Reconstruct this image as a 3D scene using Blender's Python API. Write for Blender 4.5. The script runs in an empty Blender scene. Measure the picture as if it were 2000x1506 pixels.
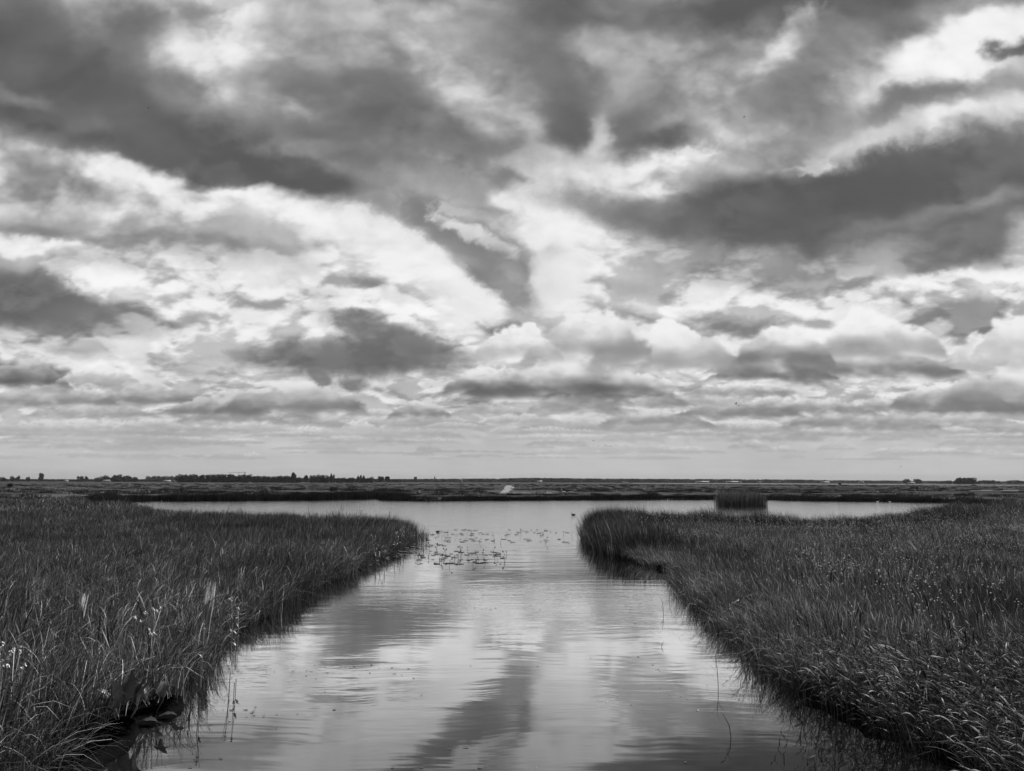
import bpy, math, random
import numpy as np
from mathutils import Vector, Matrix

sc = bpy.context.scene
COL = sc.collection
R = math.radians

# ------------------------------------------------------------------ camera
CAM_H = 3.0                       # eye height above the water
F_PX = 1428.0                     # focal length in pixels of a 2000 px wide frame
PITCH = math.atan((940.5 - 753.0) / F_PX)
ROLL = R(0.12)
cam_data = bpy.data.cameras.new('camera')
cam_data.sensor_width = 36.0
cam_data.lens = 36.0 * F_PX / 2000.0
cam_data.clip_start = 0.05
cam_data.clip_end = 30000.0
cam = bpy.data.objects.new('camera', cam_data)
cam.matrix_world = (Matrix.Translation((0, 0, CAM_H)) @ Matrix.Rotation(R(90) + PITCH, 4, 'X')
                    @ Matrix.Rotation(ROLL, 4, 'Z'))
COL.objects.link(cam)
sc.camera = cam
CR = cam.matrix_world.to_3x3()


def pdir(x, y):
    """photo pixel (2000 x 1506) -> world direction"""
    return (CR @ Vector(((x - 1000.0) / F_PX, -(y - 753.0) / F_PX, -1.0))).normalized()


def gp(x, y, z=0.0):
    """photo pixel -> point of the plane at height z (where a thing seen there stands)"""
    d = pdir(x, y)
    t = (z - CAM_H) / d.z
    return Vector((d.x * t, d.y * t, z))


def uv_of(x, y):
    d = pdir(x, y)
    return d.x / d.y, d.z / d.y


# ------------------------------------------------------------------ exposure
sc.view_settings.view_transform = 'Standard'
sc.view_settings.look = 'None'
sc.view_settings.exposure = 0.0
sc.view_settings.gamma = 1.0
sc.cycles.max_bounces = 6
sc.cycles.diffuse_bounces = 2
sc.cycles.glossy_bounces = 3
sc.cycles.transmission_bounces = 2
sc.cycles.volume_bounces = 0
sc.cycles.caustics_reflective = False
sc.cycles.caustics_refractive = False

# ------------------------------------------------------------------ sun
SUN_EL, SUN_AZ = R(48), R(38)     # azimuth clockwise from the view direction (+Y)
sun_data = bpy.data.lights.new('sun', 'SUN')
sun_data.energy = 5.0
sun_data.angle = R(4)
sun = bpy.data.objects.new('sun', sun_data)
sdir = Vector((math.sin(SUN_AZ) * math.cos(SUN_EL), math.cos(SUN_AZ) * math.cos(SUN_EL), math.sin(SUN_EL)))
sun.rotation_euler = sdir.to_track_quat('Z', 'Y').to_euler()
COL.objects.link(sun)

# ------------------------------------------------------------------ node helper
class NT:
    def __init__(self, nt):
        self.nt = nt
        nt.nodes.clear()

    def n(self, typ, **kw):
        nd = self.nt.nodes.new(typ)
        for k, v in kw.items():
            setattr(nd, k, v)
        return nd

    def put(self, sock, v):
        if isinstance(v, bpy.types.NodeSocket):
            self.nt.links.new(v, sock)
        else:
            sock.default_value = v

    def math(self, op, a, b=0.0, c=0.0, clamp=False):
        nd = self.n('ShaderNodeMath', operation=op, use_clamp=clamp)
        self.put(nd.inputs[0], a); self.put(nd.inputs[1], b); self.put(nd.inputs[2], c)
        return nd.outputs[0]

    def vmath(self, op, a, b=(0, 0, 0), c=(0, 0, 0), s=1.0):
        nd = self.n('ShaderNodeVectorMath', operation=op)
        self.put(nd.inputs[0], a); self.put(nd.inputs[1], b); self.put(nd.inputs[2], c); self.put(nd.inputs[3], s)
        return nd.outputs['Value'] if op in ('LENGTH', 'DOT_PRODUCT', 'DISTANCE') else nd.outputs[0]

    def noise(self, vec, scale, detail=4.0, rough=0.5, dist=0.0, dim='3D', lac=2.0, kind='FBM', col=False):
        nd = self.n('ShaderNodeTexNoise', noise_dimensions=dim)
        nd.noise_type = kind
        self.put(nd.inputs['Vector'], vec)
        nd.inputs['Scale'].default_value = scale
        nd.inputs['Detail'].default_value = detail
        nd.inputs['Roughness'].default_value = rough
        nd.inputs['Lacunarity'].default_value = lac
        nd.inputs['Distortion'].default_value = dist
        return nd.outputs['Color'] if col else nd.outputs['Fac']

    def maprange(self, v, a, b, c=0.0, d=1.0, smooth=False):
        nd = self.n('ShaderNodeMapRange')
        if smooth:
            nd.interpolation_type = 'SMOOTHSTEP'
        self.put(nd.inputs[0], v)
        for i, q in enumerate((a, b, c, d)):
            self.put(nd.inputs[i + 1], q)
        return nd.outputs[0]

    def mixf(self, f, a, b):
        nd = self.n('ShaderNodeMix', data_type='FLOAT')
        self.put(nd.inputs[0], f); self.put(nd.inputs[2], a); self.put(nd.inputs[3], b)
        return nd.outputs[0]

    def xyz(self, x, y, z=0.0):
        nd = self.n('ShaderNodeCombineXYZ')
        self.put(nd.inputs[0], x); self.put(nd.inputs[1], y); self.put(nd.inputs[2], z)
        return nd.outputs[0]

    def mapping(self, v, loc=(0, 0, 0), rot=(0, 0, 0), scale=(1, 1, 1), kind='POINT'):
        nd = self.n('ShaderNodeMapping', vector_type=kind)
        self.put(nd.inputs[0], v)
        nd.inputs['Location'].default_value = loc
        nd.inputs['Rotation'].default_value = rot
        nd.inputs['Scale'].default_value = scale
        return nd.outputs[0]


# ------------------------------------------------------------------ sky: broken cloud cover
# each cloud mass: x, y, half width, half height (photo pixels), tilt (deg, positive = falls to the right),
# tone 0-255, softness, opacity, crisp edge
CLOUDS = [
    # --- upper deck, left
    (180, -5, 110, 40, 0, 178, .8, .9, 0),
    (40, 90, 110, 90, 0, 128, .7, 1, 0),
    (200, 170, 270, 110, 22, 108, .6, 1, 0),
    (350, 285, 330, 70, 17, 96, .5, 1, 0),
    (150, 240, 200, 70, 12, 104, .6, .9, 0),
    (500, 345, 170, 34, 8, 100, .45, 1, 0),
    (310, 55, 95, 34, 15, 118, .6, .9, 0),
    (55, 178, 60, 17, 18, 150, .8, .7, 0),
    (440, 20, 75, 42, 20, 236, .7, .9, 0),
    (495, 112, 120, 52, 38, 232, .8, 1, 0),
    (420, 120, 80, 30, 30, 222, .7, .8, 0),
    (395, 45, 42, 26, 30, 160, .7, .7, 1),
    (560, 180, 75, 38, 30, 190, .8, .9, 0),
    (590, 250, 70, 40, 40, 168, .8, .8, 0),
    (600, 215, 40, 16, 30, 210, .6, .6, 1),
    (700, 35, 120, 45, 0, 158, .8, .9, 0),
    (830, 70, 110, 55, 20, 192, .8, .8, 0),
    (690, 190, 120, 70, 20, 128, .6, 1, 0),
    (800, 235, 160, 62, 22, 113, .5, 1, 0),
    (930, 305, 120, 38, 15, 112, .55, 1, 0),
    (740, 345, 90, 28, 8, 132, .6, .9, 0),
    (715, 305, 150, 36, 14, 120, .7, .85, 0),
    (930, 195, 60, 40, 40, 180, .8, .8, 0),
    (985, 265, 70, 35, 25, 152, .8, .8, 0),
    (880, 357, 150, 24, 4, 192, .7, .9, 0),
    (950, 110, 60, 70, 0, 160, .8, .8, 0),
    (1060, 150, 75, 110, -8, 128, .6, 1, 0),
    (1090, 235, 60, 50, 0, 110, .45, 1, 0),
    (1000, 262, 36, 24, 0, 172, .8, .6, 0),
    (680, 130, 90, 60, 25, 146, .8, .7, 0),
    (760, 300, 170, 45, 12, 126, .8, .8, 0),
    (990, 320, 80, 22, 10, 138, .7, .8, 0),
    (1010, 60, 70, 60, 0, 138, .8, .7, 0),
    (1380, 110, 90, 50, 10, 140, .8, .6, 0),
    # --- upper deck, middle and right
    (1120, 25, 150, 45, 8, 118, .6, 1, 0),
    (1235, 35, 32, 18, 30, 165, .7, .7, 0),
    (1420, 30, 180, 48, -8, 101, .5, 1, 0),
    (1660, 15, 170, 52, -10, 103, .5, 1, 0),
    (1745, 65, 75, 38, 10, 112, .6, 1, 0),
    (1270, 110, 110, 42, 0, 168, .7, .8, 0),
    (1340, 190, 120, 60, 0, 160, .8, .8, 0),
    (1245, 235, 80, 60, 5, 118, .5, 1, 0),
    (1290, 275, 90, 26, -6, 108, .45, 1, 0),
    (1168, 250, 22, 34, 8, 200, .9, .8, 0),
    (1425, 210, 34, 44, 0, 178, .7, .6, 0),
    (1570, 50, 50, 26, -40, 182, .7, .8, 1),
    (1505, 118, 76, 22, -40, 226, .9, .85, 0),
    (1620, 110, 80, 60, 20, 138, .7, .8, 0),
    (1580, 195, 110, 45, -5, 124, .6, .9, 0),
    (1540, 240, 80, 26, -4, 134, .7, .8, 0),
    (1690, 140, 60, 40, 0, 150, .8, .8, 0),
    (1820, 130, 190, 60, -22, 252, .5, 1, 0),
    (1960, 50, 110, 34, -25, 236, .6, 1, 0),
    (1960, 5, 120, 20, -12, 150, .6, .9, 0),
    (1968, 92, 56, 13, -33, 112, .9, 1, 0),
    (1930, 118, 26, 6, -32, 120, .9, .9, 0),
    (1970, 140, 50, 16, -25, 185, .6, .8, 1),
    (1850, 200, 150, 24, -10, 148, .6, .9, 0),
    (1730, 205, 70, 24, -10, 128, .6, .9, 0),
    (1780, 250, 120, 20, -14, 224, .8, .95, 0),
    (1690, 275, 110, 20, -14, 200, .7, .8, 0),
    (1960, 215, 70, 18, -20, 216, .6, .9, 0),
    # --- bright seam between the decks
    (1080, 345, 130, 40, -4, 196, .7, .9, 0),
    (1230, 335, 160, 30, -8, 214, .8, .9, 0),
    (1370, 308, 44, 22, -8, 244, .6, .9, 1),
    (1290, 368, 50, 18, 0, 236, .6, .9, 1),
    (1200, 350, 60, 22, 0, 205, .8, .8, 0),
    (1420, 330, 110, 22, -6, 178, .8, .7, 0),
    # --- great dark cloud on the right
    (1860, 345, 210, 76, -10, 104, .4, 1, 1),
    (1760, 330, 110, 42, -12, 104, .5, 1, 1),
    (2000, 350, 150, 105, -10, 106, .5, 1, 0),
    (1620, 405, 290, 74, -8, 97, .45, 1, 0),
    (1470, 430, 210, 46, 0, 100, .55, 1, 0),
    (1500, 385, 170, 36, -4, 106, .6, 1, 0),
    (1720, 425, 260, 44, -9, 101, .6, 1, 0),
    (1180, 412, 120, 34, 14, 140, .8, .9, 1),
    (1290, 430, 100, 36, 10, 122, .7, 1, 0),
    (1830, 440, 230, 36, -10, 116, .6, .9, 0),
    (1860, 420, 160, 12, -12, 142, .8, .7, 0),
    (1690, 497, 190, 17, -8, 150, .8, .7, 0),
    (1880, 485, 170, 38, -14, 114, .55, .95, 0),
    (1990, 470, 34, 30, 0, 214, .8, .8, 0),
    (1586, 316, 42, 20, 2, 218, .4, 1, 1),
    (1545, 305, 30, 10, 0, 150, .7, .5, 1),
    # --- pale middle, right of the gap
    (1120, 480, 110, 52, 25, 226, .5, .95, 1),
    (1220, 530, 170, 40, 6, 226, .7, .95, 0),
    (1330, 495, 100, 22, 5, 176, .8, .8, 0),
    (1180, 505, 60, 12, 8, 208, .7, .7, 0),
    (1260, 568, 90, 18, 2, 188, .6, .9, 0),
    (1450, 520, 170, 24, -3, 168, .8, .8, 0),
    (1640, 530, 150, 22, -6, 150, .7, .8, 0),
    (1560, 560, 90, 16, -4, 196, .6, .8, 1),
    (1740, 570, 110, 14, -3, 170, .7, .7, 0),
    (1850, 545, 70, 16, -5, 222, .5, .8, 1),
    (1430, 585, 220, 20, 0, 214, .7, .8, 0),
    # --- left middle, layered
    (110, 350, 160, 22, 12, 140, .7, .8, 0),
    (370, 366, 230, 18, 10, 232, .7, 1, 0),
    (440, 400, 200, 20, 10, 222, .7, .9, 0),
    (130, 390, 150, 18, 14, 196, .7, .8, 0),
    (300, 400, 200, 12, 12, 176, .8, .7, 0),
    (200, 425, 120, 16, 10, 208, .8, .8, 0),
    (60, 445, 160, 22, 6, 138, .7, .95, 0),
    (330, 470, 220, 20, 12, 164, .7, .85, 0),
    (480, 515, 170, 15, 6, 176, .8, .7, 0),
    (90, 482, 120, 15, 6, 222, .6, .85, 1),
    (240, 510, 90, 14, 10, 176, .8, .6, 0),
    # --- clear sky gap
    (800, 402, 150, 12, 4, 158, .7, .8, 1),
    (862, 436, 96, 34, 34, 140, .5, 1, 1),
    (968, 518, 112, 62, 38, 140, .35, 1, 1),
    (1012, 565, 48, 42, 30, 152, .4, 1, 1),
    (950, 632, 60, 18, 5, 152, .3, 1, 1),
    (925, 415, 70, 10, 10, 200, .6, .8, 1),
    (920, 450, 62, 12, 22, 222, .6, .95, 1),
    (975, 480, 50, 12, 28, 205, .7, .8, 1),
    (1065, 470, 36, 30, 0, 220, .5, .9, 1),
    (1085, 560, 46, 55, -10, 226, .4, .95, 1),
    # --- bright bank left of the gap
    (600, 440, 200, 34, 10, 226, .7, .95, 0),
    (720, 455, 130, 44, 14, 238, .3, 1, 1),
    (800, 495, 120, 46, 30, 242, .25, 1, 1),
    (878, 572, 120, 40, 22, 244, .25, 1, 1),
    (760, 470, 120, 12, 14, 218, .8, .7, 0),
    (620, 480, 90, 12, 10, 205, .8, .6, 0),
    (590, 545, 240, 44, 8, 214, .7, .7, 0),
    (760, 545, 130, 18, 12, 224, .7, .7, 0),
    (715, 545, 38, 13, 10, 168, .7, .7, 1),
    (600, 572, 70, 12, 14, 176, .8, .7, 1),
    (570, 545, 30, 8, 20, 184, .8, .5, 1),
    (450, 570, 130, 24, 6, 196, .8, .7, 0),
    # --- dark cloud left
    (40, 575, 200, 62, 6, 112, .5, 1, 0),
    (200, 615, 160, 34, 7, 114, .45, 1, 1),
    (300, 635, 70, 18, 4, 128, .6, .9, 1),
    (240, 563, 110, 30, 18, 238, .55, 1, 1),
    (190, 545, 50, 14, 10, 248, .6, .8, 1),
    (330, 600, 50, 16, 40, 226, .5, .8, 1),
    (80, 515, 110, 12, 6, 205, .8, .6, 0),
    (160, 678, 60, 16, 2, 142, .5, .95, 1),
    (60, 660, 90, 12, 4, 190, .8, .7, 0),
    (220, 695, 90, 12, 2, 188, .8, .7, 0),
    (170, 722, 110, 16, 4, 224, .6, .8, 1),
    (40, 728, 95, 22, 2, 118, .35, 1, 1),
    (30, 702, 90, 10, 4, 214, .6, .8, 0),
    # --- middle bank
    (430, 650, 220, 60, 4, 216, .8, .8, 0),
    (760, 610, 66, 24, 0, 250, .35, 1, 1),
    (860, 645, 90, 42, 14, 252, .3, 1, 1),
    (700, 640, 60, 24, -20, 232, .6, .9, 1),
    (770, 660, 130, 30, 16, 128, .6, 1, 1),
    (710, 640, 40, 24, 30, 130, .5, .9, 1),
    (610, 702, 120, 34, 6, 128, .6, 1, 1),
    (760, 696, 150, 34, 2, 118, .55, 1, 1),
    (470, 692, 30, 14, 0, 160, .6, .8, 1),
    (618, 735, 36, 14, 35, 124, .4, .95, 1),
    (690, 748, 28, 12, 10, 136, .4, .95, 1),
    (605, 655, 20, 10, 0, 240, .5, .8, 1),
    # --- clear strip under the bright bank, right
    (1385, 630, 115, 20, 8, 166, .45, .9, 1),
    (1400, 620, 80, 9, 3, 196, .8, .6, 0),
    (1285, 612, 60, 16, 22, 236, .4, .9, 1),
    (1870, 605, 150, 24, 0, 168, .4, .9, 1),
    (1850, 640, 120, 18, 0, 172, .4, .8, 1),
    (1760, 578, 140, 10, 0, 216, .5, .8, 1),
    (1960, 556, 60, 20, -8, 238, .4, .9, 1),
]

# heaps with a lit, knobbly top and a flat dull foot: x, foot y, half width, height, top tone, foot tone, dark share
CUMULI = [
    (60, 842, 110, 22, 206, 166, .5), (250, 846, 90, 16, 204, 170, .5), (300, 836, 70, 24, 216, 174, .4),
    (560, 852, 80, 12, 206, 168, .5), (700, 840, 40, 24, 220, 186, .3), (890, 836, 70, 14, 210, 174, .5),
    (1080, 846, 110, 14, 206, 172, .5), (1370, 850, 90, 14, 206, 168, .5), (1620, 850, 80, 22, 222, 160, .5),
    (1860, 846, 70, 16, 214, 172, .4), (1300, 836, 90, 18, 212, 168, .5), (1480, 842, 80, 22, 220, 166, .5),
    (180, 812, 130, 26, 214, 152, .6), (600, 828, 80, 18, 206, 160, .5), (450, 822, 110, 24, 206, 152, .6),
    (730, 812, 60, 16, 214, 176, .4), (950, 808, 70, 22, 216, 164, .5), (820, 812, 62, 32, 224, 148, .5),
    (1120, 800, 90, 34, 222, 162, .5), (1020, 826, 80, 20, 214, 170, .5), (1280, 828, 110, 34, 222, 160, .5),
    (1440, 812, 130, 34, 226, 152, .6), (1680, 832, 150, 36, 228, 154, .6), (1860, 826, 130, 26, 222, 160, .5),
    (90, 790, 150, 44, 218, 146, .55), (300, 786, 110, 44, 220, 142, .5), (420, 808, 110, 34, 212, 146, .6),
    (570, 802, 150, 62, 224, 132, .5), (1560, 804, 150, 34, 236, 148, .5), (1340, 790, 110, 30, 234, 176, .4),
    (1940, 804, 150, 34, 232, 134, .6), (1760, 800, 100, 36, 240, 160, .45),
    (1450, 770, 120, 26, 240, 148, .5), (1250, 760, 90, 34, 242, 170, .4),
    (1860, 790, 120, 50, 248, 142, .45), (1985, 788, 150, 96, 252, 138, .36),
    (40, 748, 92, 52, 226, 114, .6), (190, 745, 80, 34, 236, 190, .3),
    (1510, 738, 130, 34, 238, 132, .5), (1110, 772, 210, 84, 253, 116, .42), (970, 764, 110, 52, 244, 124, .5),
    (1930, 715, 100, 70, 246, 186, .3), (1640, 728, 260, 62, 248, 130, .4), (1380, 716, 130, 52, 240, 180, .35),
    (1990, 690, 90, 84, 252, 200, .3), (1720, 694, 130, 98, 254, 172, .3), (1530, 706, 100, 80, 254, 140, .4),
    (1295, 704, 140, 88, 254, 168, .36), (1150, 692, 125, 98, 253, 156, .38), (1010, 690, 84, 62, 252, 190, .3),
]
def _hash(ix, iy, seed):
    h = (ix.astype(np.int64) * 374761393 + iy.astype(np.int64) * 668265263 + seed * 1442695041) & 0xFFFFFFFF
    h = ((h ^ (h >> 13)) * 1274126177) & 0xFFFFFFFF
    return (h ^ (h >> 16)) & 0xFFFF


_GA = np.arange(65536) * (2 * math.pi / 65536)
_GX, _GY = np.cos(_GA).astype(np.float32), np.sin(_GA).astype(np.float32)


def perlin(x, y, seed=0):
    ix, iy = np.floor(x), np.floor(y)
    fx, fy = (x - ix).astype(np.float32), (y - iy).astype(np.float32)
    ix, iy = ix.astype(np.int64), iy.astype(np.int64)
    ux = fx * fx * fx * (fx * (fx * 6 - 15) + 10)
    uy = fy * fy * fy * (fy * (fy * 6 - 15) + 10)

    def g(dx, dy):
        h = _hash(ix + dx, iy + dy, seed)
        return _GX[h] * (fx - dx) + _GY[h] * (fy - dy)
    a = g(0, 0); b = g(1, 0); c = g(0, 1); d = g(1, 1)
    return 1.5 * (a + ux * (b - a) + uy * (c - a) + ux * uy * (a - b - c + d))


def fbm(x, y, octv, rough=0.5, seed=0, billow=False):
    s = 0.0; a = 1.0; t = 0.0
    for i in range(octv):
        n = perlin(x, y, seed + i * 17)
        s = s + a * ((np.abs(n) * 2 - 0.6) if billow else n)
        t += a
        a *= rough
        x, y = x * 1.93 + 5.3, y * 1.93 + 1.7
    return s / t


def smooth(x, a, b):
    t = np.clip((x - a) / (b - a), 0, 1)
    return t * t * (3 - 2 * t)


def sky_tone(X, Y, Z):
    """how light the sky looks (0-1, display tone) in each direction"""
    ay = np.maximum(np.abs(Y), 0.02)
    zc = np.maximum(Z, 0.0)
    u = np.clip(X / ay, -6, 6)
    v = np.clip(zc / ay, 0, 6)
    amp = np.clip(v * 1.7 + 0.10, 0, 1)
    zz = zc + 0.06
    px, py = X / zz, Y / zz                       # on the cloud deck
    # torn edges: warps in the plane of the sky, smaller near the horizon
    k1 = 5.0
    wx1 = fbm(u * k1, v * k1 * 1.5, 5, .5, 11); wy1 = fbm(u * k1, v * k1 * 1.5, 5, .5, 23)
    k2 = 16.0
    wx2 = fbm(u * k2, v * k2 * 1.3, 6, .6, 31); wy2 = fbm(u * k2, v * k2 * 1.3, 6, .6, 43)
    su = u + amp * (wx1 * .055 + wx2 * .022)
    sv = v + amp * (wy1 * .040 + wy2 * .018)
    cu = u + amp * (wx1 * .030 + wx2 * .026)
    cv = v + amp * (wy1 * .018 + wy2 * .020)
    bil = fbm(u * 34 + wx2, v * 40 + wy2, 5, .55, 57, True)       # cauliflower edge
    stops = [(0.0, 184), (0.03, 187), (0.06, 191), (0.10, 200), (0.16, 206), (0.24, 210), (0.34, 203), (0.50, 174), (0.7, 162), (1.0, 150)]
    tone = np.interp(sv, [p for p, _ in stops], [c / 255 for _, c in stops])
    low = fbm(px * .7, py * .35, 5, .55, 71)
    band = smooth(v, 0.02, 0.09) * (1 - smooth(v, 0.16, 0.26))
    tone = tone + band * low * .10
    wx0 = fbm(u * 1.9, v * 2.6, 3, .5, 5); wy0 = fbm(u * 1.9, v * 2.6, 3, .5, 7)
    su = su + amp * wx0 * .05; sv = sv + amp * wy0 * .03
    for (x, y, rx, ry, ang, val, sf, op, cz) in CLOUDS:
        c = uv_of(x, y)
        a = R(ang)
        ex = uv_of(x + 5 * math.cos(a), y + 5 * math.sin(a))
        ey = uv_of(x - 5 * math.sin(a), y + 5 * math.cos(a))
        vx = ((ex[0] - c[0]) / 5, (ex[1] - c[1]) / 5)
        vy = ((ey[0] - c[0]) / 5, (ey[1] - c[1]) / 5)
        sx, sy = math.hypot(*vx) * rx, math.hypot(*vy) * ry
        th = math.atan2(vx[1], vx[0])
        rad = max(sx, sy) * (1 + sf) * 1.15 + 0.06
        idx = np.nonzero((np.abs(u - c[0]) < rad) & (np.abs(v - c[1]) < rad))
        if len(idx[0]) == 0:
            continue
        du, dv = ((cu if cz else su)[idx] - c[0]), ((cv if cz else sv)[idx] - c[1])
        a1 = (du * math.cos(th) + dv * math.sin(th)) / sx
        a2 = (-du * math.sin(th) + dv * math.cos(th)) / sy
        r = np.sqrt(a1 * a1 + a2 * a2)
        if cz:
            r = r + bil[idx] * 0.010 * amp[idx] / min(sx, sy)
        if not cz:
            sf = min(.95, sf * 1.3)
        m = 1 - smooth(r, 1 - sf, 1 + sf)
        tone[idx] += (val / 255 - tone[idx]) * m * op
    # layered puffs of the middle sky, lit from above: crisp upper rims, dull feet, flattened with distance
    def puff(k, asp, dv, seed):
        x, y = (u + wx1 * .015) * k, (v + wy1 * .010) * k * asp
        y2 = (v + dv + wy1 * .010) * k * asp
        f0 = fbm(x, y, 6, .5, seed); g0 = fbm(x * 1.9, y * 1.9, 5, .5, seed + 7, True)
        f1 = fbm(x, y2, 6, .5, seed); g1 = fbm(x * 1.9, y2 * 1.9, 5, .5, seed + 7, True)
        d0, d1 = smooth(f0 - g0 * .30, -.14, .20), smooth(f1 - g1 * .30, -.14, .20)
        return d0 - d1, d0
    b0, b1, b2 = 1 - smooth(v, .09, .19), smooth(v, .09, .19) * (1 - smooth(v, .26, .40)), smooth(v, .26, .40)
    pa, da = puff(17.0, 3.0, .007, 301)
    pb, db = puff(8.5, 2.1, .016, 331)
    pc, dc = puff(4.6, 1.5, .028, 361)
    r1 = pa * b0 + pb * b1 + pc * b2
    d1_ = da * b0 + db * b1 + dc * b2
    zone = smooth(v, .035, .14) * (1 - .45 * smooth(v, .36, .62)) * (.22 + .78 * smooth(tone, .46, .76))
    gx, gy = uv_of(880, 490)
    zone = zone * (1 - .75 * (1 - smooth(np.hypot((u - gx) / .21, (v - gy + (u - gx) * .45) / .085), .5, 1.3)) * (Y > 0))
    tone = tone + zone * (r1 * .26 - (d1_ - .45) * .15)
    rnd = random.Random(4)
    far = []
    for i in range(120):
        yb = 898 - 68 * rnd.random() ** 1.4
        k = (935 - yb) / 100
        far.append((rnd.uniform(-60, 2060), yb, rnd.uniform(30, 130) * (k + .25), rnd.uniform(12, 34) * k,
                    190 + 40 * k * rnd.random(), 180 - 22 * k * rnd.random(), .45))
    far.sort(key=lambda c: -c[1])
    for i, (x, yb, hw, h, tt, tb, dk) in enumerate(far + CUMULI):
        c = uv_of(x, yb); e = uv_of(x + hw, yb); g = uv_of(x, yb - h)
        W, H = e[0] - c[0], g[1] - c[1]
        idx = np.nonzero((np.abs(u - c[0]) < W * 1.25) & (v > c[1] - H * .5) & (v < c[1] + H * 1.6) & (Y > 0))
        if len(idx[0]) == 0:
            continue
        ux, vx_ = u[idx], v[idx]
        q = 1.7 / max(H, .16 * W)
        b3 = fbm((ux - c[0]) * q + wx2[idx] * .25, (vx_ - c[1]) * q * 1.5 + wy2[idx] * .25, 5, .50, 200 + i * 3, True)
        b4 = fbm((ux - c[0]) * q * .5 + 9, (vx_ - c[1]) * q * 1.1, 3, .5, 201 + i * 3)
        A = (ux - c[0]) / W + b4 * .10
        B = (vx_ - c[1]) / H
        prof = (1 - np.clip(np.abs(A), 0, 1.2) ** 2.2) * (0.86 + 0.5 * fbm(A * 1.6 + i, A * 0 + i, 3, .5, 202))
        dtop = prof - B - b3 * .20 * (1 - .5 * smooth(-B, -.3, .1))
        edge = 0.035 + .5 / max(h, 1) + .08 * (0.5 + 0.5 * fbm(A * 1.2 + 5, B * 0.6, 2, .5, 77 + i))
        m = smooth(dtop, -edge, edge * 1.6)
        m = m * smooth(B, -.34 + b4 * .35, .18 + b4 * .2)
        depth = np.clip(dtop, 0, 2)
        shade = smooth(B + b4 * .30 - b3 * .05, dk * .0 - .05, dk + .40)
        tb = tb - 14 * (h > 28)
        t = tb + (tt - tb) * shade - 14 * smooth(b3, -.1, .35) * shade
        tone[idx] += (t / 255 - tone[idx]) * m * .90
    # relief: billows lit from the upper right
    d = 0.012
    def relief(k, seed, o, r):
        qu, qv = u + (su - u) * .4, v + (sv - v) * .4
        a = fbm(qu * k, qv * k * 1.15, o, r, seed)
        b = fbm((qu + d * 0.8) * k, (qv + d) * k * 1.15, o, r, seed)
        return a - b, a
    e1, n1 = relief(8.0, 91, 6, .50)
    e2 = fbm(px * 1.1 + wx1 * .5, py * 1.1 + wy1 * .5, 6, .55, 103)
    e3 = fbm(su * 4.2, sv * 5.5, 4, .5, 131)
    tone = tone + e3 * amp * (.06 + .09 * smooth(tone, .34, .55))
    mid = 0.12 + 0.88 * smooth(tone, .42, .74)
    tone = tone + amp * mid * (e1 * .22 + n1 * .04) + e2 * .05 * (0.2 + amp)
    tone = .64 + (tone - .64) * np.where(tone > .64, 1.04, 1.16)
    tone = np.maximum(tone, .36 + (tone - .36) * .35)
    tone = np.where(tone > .86, .86 + (1 - np.exp(-(tone - .86) / .13)) * .13, tone)
    # unseen sky overhead and behind dimmed to cut fill light on the banks
    tone = tone * (1 - .42 * smooth(-Y, -.05, .35)) * (1 - .30 * smooth(Z, .66, .85))
    return np.clip(tone, 0.20, 0.99)


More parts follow.
